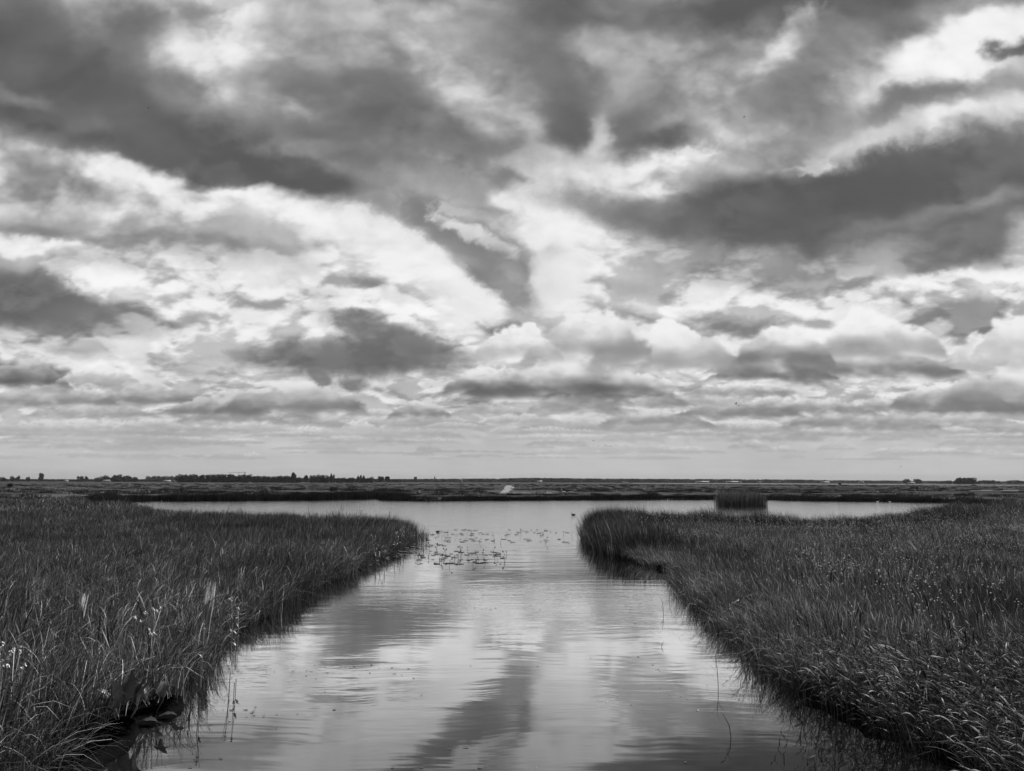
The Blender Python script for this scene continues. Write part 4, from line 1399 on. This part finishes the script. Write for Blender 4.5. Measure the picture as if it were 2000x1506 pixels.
# ---- reed island standing in the lake
def reed_island():
    g = np.random.default_rng(3)
    a, b = gp(1404, 989), gp(1490, 989)
    c = (a + b) / 2; hw = (b - a).length / 2; hd = 1.7
    stems = []
    n = 1900
    X = g.uniform(-hw, hw, n); Yv = g.uniform(-hd, hd, n)
    H = 1.72 + .40 * fbm(X * 1.1, Yv * .9, 3, .5, 4) + g.normal(0, .15, n) - .5 * np.clip(np.abs(X / hw) - .86, 0, 1) / .14 * g.random(n) - .30 * np.clip((X - hw * .80) / (hw * .2), 0, 1)
    for i in range(n):
        ln = g.normal(.05, .09)
        s = np.linspace(0, 1, 5)
        w = .030 * np.array([1, 1.1, 1, .7, .15])
        ps = g.random() * 3.14
        cx = X[i] + ln * H[i] * s ** 1.5; cy = np.full(5, Yv[i]); cz = -.2 + (H[i] + .2) * s
        L = np.stack([cx - w * math.cos(ps) / 2, cy - w * math.sin(ps) / 2, cz], 1)
        Rr = np.stack([cx + w * math.cos(ps) / 2, cy + w * math.sin(ps) / 2, cz], 1)
        j = np.arange(4)
        stems.append((np.concatenate([L, Rr]), np.stack([j, 5 + j, 6 + j, j + 1], 1), np.zeros((0, 3), int)))
        if g.random() < .10 and X[i] < hw * .6:
            h2 = H[i] + g.uniform(.10, .35)
            stems.append((np.array([(cx[4] - .008, cy[4], H[i] - .3), (cx[4] + .008, cy[4], H[i] - .3), (cx[4] + .03, cy[4], h2)]), np.zeros((0, 4), int), np.array([(0, 1, 2)])))
            q = (cx[4] + .03, cy[4], h2)
            stems.append(tube_parts([(q[0], q[1], q[2] - .05), (q[0] + .03, q[1], q[2] + .02), (q[0] + .08, q[1], q[2] + .08)], [.015, .03, .004], 5))
    e = empty('reed_island', (c.x, c.y, 0), math.atan2((b - a).y, (b - a).x))
    tag(e, 'dense block of tall reeds standing alone in the lake', 'reed clump')
    obj('stems', mk('stems', M_ISLE, stems), e)


reed_island()


# ---- water lilies: floating leaves and standing buds
def lily_things():
    g = np.random.default_rng(17)
    pads = []
    for k in range(4):
        n = 14; th = np.linspace(.22, 2 * np.pi - .22, n)
        r = 1 * (1 + .05 * np.sin(th * 3 + k))
        cz = .004 + .010 * np.maximum(0, np.sin(th * (1.0 + k * .5) + k)) ** 2
        ring = np.stack([r * np.cos(th) * 1.2, r * np.sin(th), cz + .004], 1)
        under = ring - (0, 0, .006)
        co = np.concatenate([ring, [[.12, 0, .006]], under, [[.12, 0, 0]]])
        j = np.arange(n - 1)
        T = np.concatenate([np.stack([np.full(n - 1, n), j, j + 1], 1), np.stack([np.full(n - 1, 2 * n + 1), n + 2 + j, n + 1 + j], 1)])
        Q = np.stack([j, n + 1 + j, n + 2 + j, j + 1], 1)
        pads.append(mk('lily_pad', M_PAD, [(co, Q, T)]))
    def lump(x0, x1, y0, y1, n, edge=None):
        out = []
        while len(out) < n:
            x, y = g.uniform(x0, x1), g.uniform(y0, y1)
            if edge and not edge(x, y): continue
            p = gp(x, y, 0.0)
            if inside(np.array([p.x]), np.array([p.y]))[0]: continue
            out.append(p)
        return out
    groups = [
        (lump(700, 830, 1062, 1106, 75, lambda x, y: x < 1000 and y < 1106 - (x - 700) * .28 + 4), 'dark floating lily leaf hugging the tip of the left bank', 'lily leaves along the left bank'),
        (lump(815, 985, 1060, 1102, 75, lambda x, y: (x - 815) * .15 + 1055 < y), 'floating lily leaf in the open bed among the standing buds', 'lily leaves in the open bed'),
        (lump(822, 1128, 1050, 1060, 38, lambda x, y: y > 1050 + (x > 960) * 3), 'floating lily leaf in the thin line across the channel mouth', 'lily leaves across the channel mouth'),
        (lump(828, 1110, 1034, 1047, 48), 'far floating lily leaf out on the open lake side', 'lily leaves on the lake side')]
    k = 0
    for pts, label, grp in groups:
        for p in pts:
            o = obj('lily_pad', pads[k % 4], None, (p.x, p.y, .004 + .0015 * (k % 7)), (0, 0, g.random() * 6.28))
            r = g.uniform(.04, .115) * (1.2 if p.y > 30 else 1)
            o.scale = (r, r, 1)
            tag(o, label, 'lily pad', grp); k += 1
    # buds and bent leaf stalks standing out of the water
    buds = []
    for v in range(5):
        h = (.16, .22, .28, .2, .25)[v]; bend = (.05, -.08, .12, -.04, .16)[v]
        st = mk('stalk', M_BUD, [tube_parts([(0, 0, -.15), (bend * .2, 0, h * .5), (bend * .7, 0, h * .95), (bend, 0, h)], [.007, .006, .006, .006], 6)])
        hd = mk('bud', M_BUD, [tube_parts([(bend, 0, h - .005), (bend + .01, 0, h + .012), (bend + .02, 0, h + .035), (bend + .022, 0, h + .05)], [.010, .026, .024, .006], 7)])
        buds.append((st, hd))
    spots = lump(818, 1000, 1066, 1106, 26, lambda x, y: y > 1070 + abs(x - 905) * .02 and (x < 990)) + lump(830, 1125, 1040, 1062, 16)
    for (x, y) in ((818, 1090), (838, 1092), (857, 1095), (895, 1094), (948, 1100), (987, 1094), (967, 1094), (935, 1096), (964, 1078)):
        spots.append(gp(x, y, 0.0))
    for i, p in enumerate(spots):
        e = empty('lily_bud', (p.x, p.y, 0), g.random() * 6.28, (1.0, 1.0, 1.0 * g.uniform(.45, 1.1)))
        near = i < 26 or i >= 42
        tag(e, 'dark lily bud on a stalk standing out of the open bed' if near else 'small lily bud on a stalk out by the channel mouth', 'lily bud',
            'lily buds in the open bed' if near else 'lily buds by the channel mouth')
        obj('stalk', buds[i % 5][0], e); obj('bud', buds[i % 5][1], e)


lily_things()


# ---- birds
def lathe_body(path, rad, sx=1.0):
    co, Q, T = tube_parts(path, rad, 10)
    return co, Q, T


def water_bird(name, p, size, yaw, mat, label, neck=.30):
    e = empty(name, (p.x, p.y, p.z), yaw, (size, size, size))
    tag(e, label, 'bird')
    body = lathe_body([(-.50, 0, .17), (-.40, 0, .13), (-.15, 0, .09), (.15, 0, .10), (.33, 0, .14), (.40, 0, .24), (.40, 0, .20 + neck * .7), (.43, 0, .22 + neck),
                       (.50, 0, .235 + neck), (.56, 0, .225 + neck), (.64, 0, .205 + neck)],
                      [.01, .07, .15, .17, .12, .055, .038, .048, .055, .03, .004])
    obj('body', mk('body', mat, [body], True), e)
    for s in (-1, 1):
        w = leaf_parts((.20, s * .13, .17), (-1, 0, .08), (0, s * .6, 1), .62, .20, .10, 0, .1, 7)
        obj('wing', mk('wing', mat, [w], True), e)
    return e


water_bird('swimming_duck', gp(1120, 1006), .42, math.pi, M_DARKBIRD, 'dark waterbird swimming on the lake left of the right bank tip', .22)
water_bird('swan', gp(1101, 962, ZD), 1.25, math.pi, M_WHITE, 'white swan on the pool beyond the far bank', .55)
water_bird('swan', gp(1714, 981), .5, 0, M_WHITE, 'white bird by the far shore right of the reed island, the left of two', .3)
water_bird('swan', gp(1738, 981.2), .45, math.pi, M_WHITE, 'white bird by the far shore right of the reed island, the right of two', .2)
water_bird('coot', gp(855, 1039), .26, 0, M_DARKBIRD, 'small dark bird among the lily leaves near the left bank tip', .10)


def flying_bird(x, y, D, span, yaw, up, label):
    d = pdir(x, y); p = Vector((0, 0, CAM_H)) + d * D
    e = empty('flying_bird', p, yaw)
    tag(e, label, 'bird')
    k = span / 2
    obj('body', mk('body', M_DARKBIRD, [lathe_body([(-.5 * k, 0, 0), (-.3 * k, 0, 0), (0, 0, 0), (.28 * k, 0, .02 * k), (.4 * k, 0, .04 * k), (.5 * k, 0, .03 * k)],
                                                   [.01 * k, .06 * k, .1 * k, .07 * k, .06 * k, .005 * k])], True), e)
    for s in (-1, 1):
        w = leaf_parts((.05 * k, s * .06 * k, .03 * k), (-.18, s, up), (0, 0, 1), k, .30 * k, .12, 0, .05, 7)
        obj('wing', mk('wing', M_DARKBIRD, [w], True), e)


flying_bird(1437, 789, 90, .8, .3, .5, 'dark bird with raised wings in the clouds right of centre, the nearer of a pair')
flying_bird(1442, 792, 120, .8, .5, -.3, 'second smaller bird just right of the pair in the clouds')
flying_bird(1159, 860.5, 160, .9, 0, .15, 'lone bird low over the marsh left of the trio')
flying_bird(1182, 871, 170, .9, 0, .2, 'left bird of the trio low over the horizon')
flying_bird(1187, 872, 180, .8, .2, -.2, 'middle bird of the trio low over the horizon')
flying_bird(1193, 871.5, 170, .9, .1, .3, 'right bird of the trio low over the horizon')
flying_bird(1759, 912, 140, .6, .4, .6, 'tiny bird low over the right horizon')
flying_bird(1453, 229, 120, .7, .2, .2, 'tiny dark bird high among the clouds')
flying_bird(290, 211, 140, .6, .2, .2, 'speck of a bird under the dark cloud at upper left')


# ---- weathered posts in the left sedge
def post(x, ybase, ytop, wpx, label, tilt):
    p = gp(x, ybase, GZ); D = p.xy.length
    H = CAM_H - (ytop - 940.5) * D / F_PX - GZ
    r0 = wpx * D / F_PX / 2
    rnd = random.Random(int(x))
    n, m = 14, 9
    co, Q = [], []
    for i in range(m + 1):
        t = i / m
        for k in range(n):
            a = k / n * 2 * math.pi
            r = r0 * (.9 - .35 * t) * (1 + .22 * math.sin(a * 5 + 1 + t) + .14 * math.sin(a * 9 + i * .5))
            z = H * .80 * t - (rnd.uniform(0, .30) * H if i == m else 0) - .2 * (i == 0)
            co.append((r * math.cos(a) + .03 * t * t, r * math.sin(a), z))
    for i in range(m):
        for k in range(n):
            Q.append((i * n + k, i * n + (k + 1) % n, (i + 1) * n + (k + 1) % n, (i + 1) * n + k))
    co.append((0.02, 0, H * .50)); T = [(m * n + k, m * n + (k + 1) % n, len(co) - 1) for k in range(n)]
    parts = [(np.array(co), np.array(Q), np.array(T))]
    for q in range(46):                      # the outer wood has split into long splinters
        a = rnd.random() * 6.28
        z0, z1 = H * rnd.uniform(-.1, .5), H * rnd.uniform(.55, 1.03)
        r1, r2 = r0 * rnd.uniform(.8, 1.05), r0 * rnd.uniform(.5, 1.25)
        da = rnd.uniform(-.25, .25)
        parts.append(tube_parts([(r1 * math.cos(a), r1 * math.sin(a), z0), ((r1 + r2) / 2 * math.cos(a + da), (r1 + r2) / 2 * math.sin(a + da), (z0 + z1) / 2),
                                 (r2 * math.cos(a + da) + .03, r2 * math.sin(a + da), z1)], [.006, rnd.uniform(.005, .011), .0015], 4))
    o = obj('weathered_post', mk('weathered_post', M_WOOD, parts), None, (p.x, p.y, GZ), (0, tilt, 0))
    tag(o, label, 'post')


post(396, 1262, 1116, 15, 'pale splintered old post standing in the sedge near the left bank', .06)
post(150, 1245, 1124, 10, 'thinner weathered post stump in the sedge at far left', .10)


# ---- a long dry reed stalk bent over the sedge, and loose ones
def stalk(pts_px, D, r, label, name='dry_stalk'):
    P = []
    for x, y in pts_px:
        d = pdir(x, y); P.append(Vector((0, 0, CAM_H)) + d * (D / d.y))
    base = P[0]; base_g = Vector((base.x, base.y, GZ - .05))
    path = [base_g - base_g] + [q - base_g for q in P]
    rr = [r] + [r * (1 - .7 * i / len(P)) for i in range(len(P))]
    o = obj(name, mk(name, M_DRY, [tube_parts([tuple(q) for q in path], rr, 5)], True), None, base_g)
    tag(o, label, 'stalk')


stalk([(369, 1118), (380, 1090), (392, 1062), (403, 1047)], 14.5, .009, 'long pale dry stalk curving up above the left sedge')
stalk([(398, 1188), (415, 1172), (430, 1156)], 12.8, .008, 'short broken pale stalk leaning right beside the splintered post')
stalk([(76, 1080), (90, 1105), (110, 1135)], 14.0, .005, 'thin pale stalk sloping down at the far left')
stalk([(391, 1330), (392, 1290), (402, 1240), (405, 1225)], 10.7, .006, 'thin pale stalk standing at the edge of the iris clump')


# ---- flowering plants on the left bank
def flower_plant(x, y, D, n, label, spread=.10, seed=1):
    """head of white flowers seen at photo pixel x, y, D metres off"""
    rnd = random.Random(seed)
    d = pdir(x, y); top = Vector((0, 0, CAM_H)) + d * (D / d.y)
    e = empty('flowering_plant', (top.x, top.y, GZ), rnd.random() * 6)
    tag(e, label, 'flower')
    H = top.z - GZ
    st, heads, leaves = [], [], []
    for i in range(n):
        a = rnd.random() * 6.28; q = spread * math.sqrt(rnd.random()) if n > 1 else 0
        hx, hy, hz = q * math.cos(a), q * math.sin(a), H * rnd.uniform(.90, 1.02) if i else H
        st.append(tube_parts([(0, 0, -.05), (hx * .2, hy * .2, hz * .6), (hx, hy, hz)], [.006, .004, .003], 5))
        co = []; T = []
        for k in range(6):                      # petals
            t = k / 6 * 6.28 + a; w = .5
            r = .021 * rnd.uniform(.6, 1.2)
            b = len(co); u_ = rnd.uniform(-.03, .035)
            co += [(hx, hy, hz), (hx + r * math.cos(t - w), hy + r * math.sin(t - w), hz + .012 + u_ * .6), (hx + r * 1.25 * math.cos(t), hy + r * 1.25 * math.sin(t), hz + .004 + u_),
                   (hx + r * math.cos(t + w), hy + r * math.sin(t + w), hz + .006 + u_ * .7)]
            T.append((b, b + 1, b + 2, b + 3))
        heads.append(mk('flower_head', M_FLOWER, [(np.array(co), np.array(T), np.zeros((0, 3), int)),
                                                  tube_parts([(hx, hy, hz - .012), (hx, hy, hz + .002), (hx, hy, hz + .016)], [.006, .014, .004], 6)]))
    obj('stems', mk('stems', M_SEDGE, st), e)
    for h in heads: obj('flower_head', h, e)
    for i in range(4):
        a = rnd.random() * 6.28
        leaves.append(leaf_parts((0, 0, H * (.3 + .12 * i)), (math.cos(a), math.sin(a), .5), (0, 0, 1), .14, .035, .2, 0, .1, 6))
    obj('leaves', mk('leaves', M_DOCK, leaves), e)
    return e


flower_plant(297, 1188, 11.2, 6, 'tallest white flower cluster left of the splintered post', .14, 2)
flower_plant(268, 1208, 11.0, 3, 'small white flowers just left of the tallest cluster', .08, 3)
flower_plant(296, 1240, 10.6, 3, 'low pair of white blooms below the tallest cluster', .06, 4)
flower_plant(399, 1220, 10.9, 2, 'single bright white bloom at the foot of the splintered post', .02, 5)
flower_plant(457, 1170, 12.4, 3, 'white flowers right of the splintered post, nearest the bank edge', .10, 6)
flower_plant(468, 1189, 12.0, 2, 'bright white bloom in the sedge above the bank edge', .03, 7)
flower_plant(464, 1207, 11.8, 1, 'lowest white bloom in the sedge above the bank edge', .03, 8)
flower_plant(8, 1256, 8.8, 4, 'white blooms at the left edge of the picture, the upper bunch', .07, 9)
flower_plant(30, 1264, 8.9, 4, 'paler bunch of white blooms right of the upper edge bunch', .09, 10)
flower_plant(8, 1280, 8.6, 4, 'middle bunch of white blooms at the left edge', .07, 11)
flower_plant(6, 1302, 8.5, 4, 'lowest and brightest bunch of white blooms at the left edge', .06, 12)
flower_plant(44, 1298, 8.6, 2, 'faint white blooms right of the lowest edge bunch', .05, 13)
for i, (x, y, D) in enumerate(((735, 1072, 26), (743, 1066, 27), (752, 1076, 26.5), (771, 1040, 31), (778, 1046, 31), (783, 1036, 32), (790, 1030, 33))):
    flower_plant(x, y, D, 3, 'white blooms on the dark bank edge near the left tip, lower group' if i < 3 else 'white blooms on the dark bank edge near the left tip, upper group', .22, 30 + i)['group'] = 'white blooms near the left tip'


# ---- broad dock plants at the foot of the left bank
def dock(x, y, label, seed, n, size):
    rnd = random.Random(seed)
    p = gp(x, y, 0.0)
    e = empty('dock_plant', (p.x, p.y, 0.05), 0)
    tag(e, label, 'plant')
    for i in range(n):
        a = -.5 + rnd.uniform(-1.2, 1.6) + i * .9
        rise = rnd.uniform(.5, 2.6)
        L = size * rnd.uniform(.75, 1.15)
        b = (.05 * math.cos(a), .05 * math.sin(a), .02)
        m = (b[0] + .10 * math.cos(a), b[1] + .10 * math.sin(a), .12 + .05 * rise)
        lf = obj('leaf', mk('leaf', M_DOCK, [leaf_parts(m, (math.cos(a), math.sin(a), rise), (-math.cos(a), -math.sin(a), .6), L, L * .34, .22, .06, .22, 10, seed + i)], True), e)
        obj('leaf_stalk', mk('leaf_stalk', M_DOCK, [tube_parts([(0, 0, -.1), b, m], [.009, .008, .006], 6)]), lf)


dock(240, 1425, 'large dock with broad wavy leaves rising from the left water edge', 5, 7, .42)
dock(300, 1400, 'dock with leaves sprawling over the water at the left bank foot', 9, 5, .36)
for i, (x, y, a, L, l) in enumerate(((186, 1452, .2, .30, 'single pale broad leaf lying at the bottom left water edge'), (270, 1415, -.2, .32, 'pale fallen leaf floating below the dock plants'),
                                     (310, 1404, .1, .26, 'withered leaf floating right of the dock plants'), (336, 1412, .0, .24, 'withered leaf floating furthest from the bank below the docks'),
                                     (300, 1452, .3, .22, 'small floating leaf in the dark reflection at bottom left'))):
    p = gp(x, y, 0.0)
    o = obj('floating_leaf', mk('floating_leaf', M_DOCK, [leaf_parts((0, 0, .02), (math.cos(a), math.sin(a), .03), (0, 0, 1), L, L * .45, .12, .05, .15, 8, i)], True), None, (p.x, p.y, .01))
    tag(o, l, 'leaf')


# ---- single reeds standing in the water off the right bank
def water_reed(x, ybase, ytop, lean, label, seed, nl=4):
    g = np.random.default_rng(seed)
    p = gp(x, ybase, 0.0); D = p.y
    H = (ybase - ytop) * D / F_PX * 1.03
    e = empty('water_reed', (p.x, p.y, 0), 0)
    tag(e, label, 'reed')
    obj('stem', mk('stem', M_REED, [tube_parts([(0, 0, -.3), (lean * H * .4, 0, H * .5), (lean * H, 0, H)], [.005, .0045, .003], 5)]), e)
    for k in range(nl):
        f = .35 + .6 * k / max(1, nl - 1)
        s = 1 if k % 2 else -1
        b = (lean * H * f, 0, H * f)
        obj('leaf', mk('leaf', M_REED, [leaf_parts(b, (s * .8 + lean, g.uniform(-.4, .4), g.uniform(.5, 1.2)), (0, 0, 1), H * g.uniform(.35, .55), .018, .2, 0, .1, 6)]), e)


water_reed(1305, 1172, 1142, .25, 'thin reed in the water left of the right bank corner, the leftmost', 1, 3)
water_reed(1322, 1168, 1128, -.1, 'thin reed in the water nearest the right bank corner', 2, 4)
water_reed(1297, 1200, 1172, -.15, 'short lone reed standing below the leftmost corner reed', 3, 3)
water_reed(1404, 1338, 1288, -.10, 'reed standing alone in the channel halfway along the right bank', 4, 4)
water_reed(1433, 1440, 1400, -.45, 'bent reed with its mirror image near the bottom of the channel', 5, 3)
water_reed(1291, 1264, 1256, .5, 'tiny bent twig of reed out in the channel', 6, 2)


# ---- bits afloat on the channel
def flotsam():
    g = np.random.default_rng(77)
    parts = []
    lumps = [(560, 1315, 60, 8, 14), (500, 1392, 40, 7, 14), (700, 1305, 60, 6, 12), (1280, 1340, 120, 30, 14), (880, 1350, 320, 130, 30), (1330, 1290, 60, 20, 8), (980, 1190, 60, 6, 10)]
    for cx, cy, sx, sy, n in lumps:
        for _ in range(n):
            p = gp(g.normal(cx, sx), max(1150, min(1500, g.normal(cy, sy))), 0)
            if inside(np.array([p.x]), np.array([p.y]))[0]: continue
            m = 5; th = np.sort(g.random(m)) * 6.28; r = g.uniform(.006, .022)
            co = np.stack([p.x + r * 1.8 * np.cos(th), p.y + r * np.sin(th), np.full(m, .006) + g.random(m) * .004], 1)
            co = np.concatenate([co, [[p.x, p.y, .012]]])
            j = np.arange(m)
            parts.append((co, np.zeros((0, 4), int), np.stack([j, (j + 1) % m, np.full(m, m)], 1)))
    o = obj('flotsam', mk('flotsam', M_DOCK, parts))
    tag(o, 'scattered scraps of leaf and seed floating on the channel', kind='stuff')


flotsam()
# ------------------------------------------------------------------ the air
def build_haze(dens):
    me = mk('haze', M_WOOD, [box_parts(-7000, 7000, -300, 9000, -1.5, 62)])
    me.materials.clear()
    m = bpy.data.materials.new('haze_air'); m.use_nodes = True
    t = NT(m.node_tree)
    v = t.n('ShaderNodeVolumePrincipled')
    v.inputs['Color'].default_value = (.9, .9, .9, 1)
    v.inputs['Density'].default_value = dens
    v.inputs['Anisotropy'].default_value = 0.2
    o = t.n('ShaderNodeOutputMaterial'); t.nt.links.new(v.outputs[0], o.inputs['Volume'])
    me.materials.append(m)
    tag(obj('haze', me), 'thin pale air softening the distant woods', kind='stuff')


build_haze(3.2e-5)
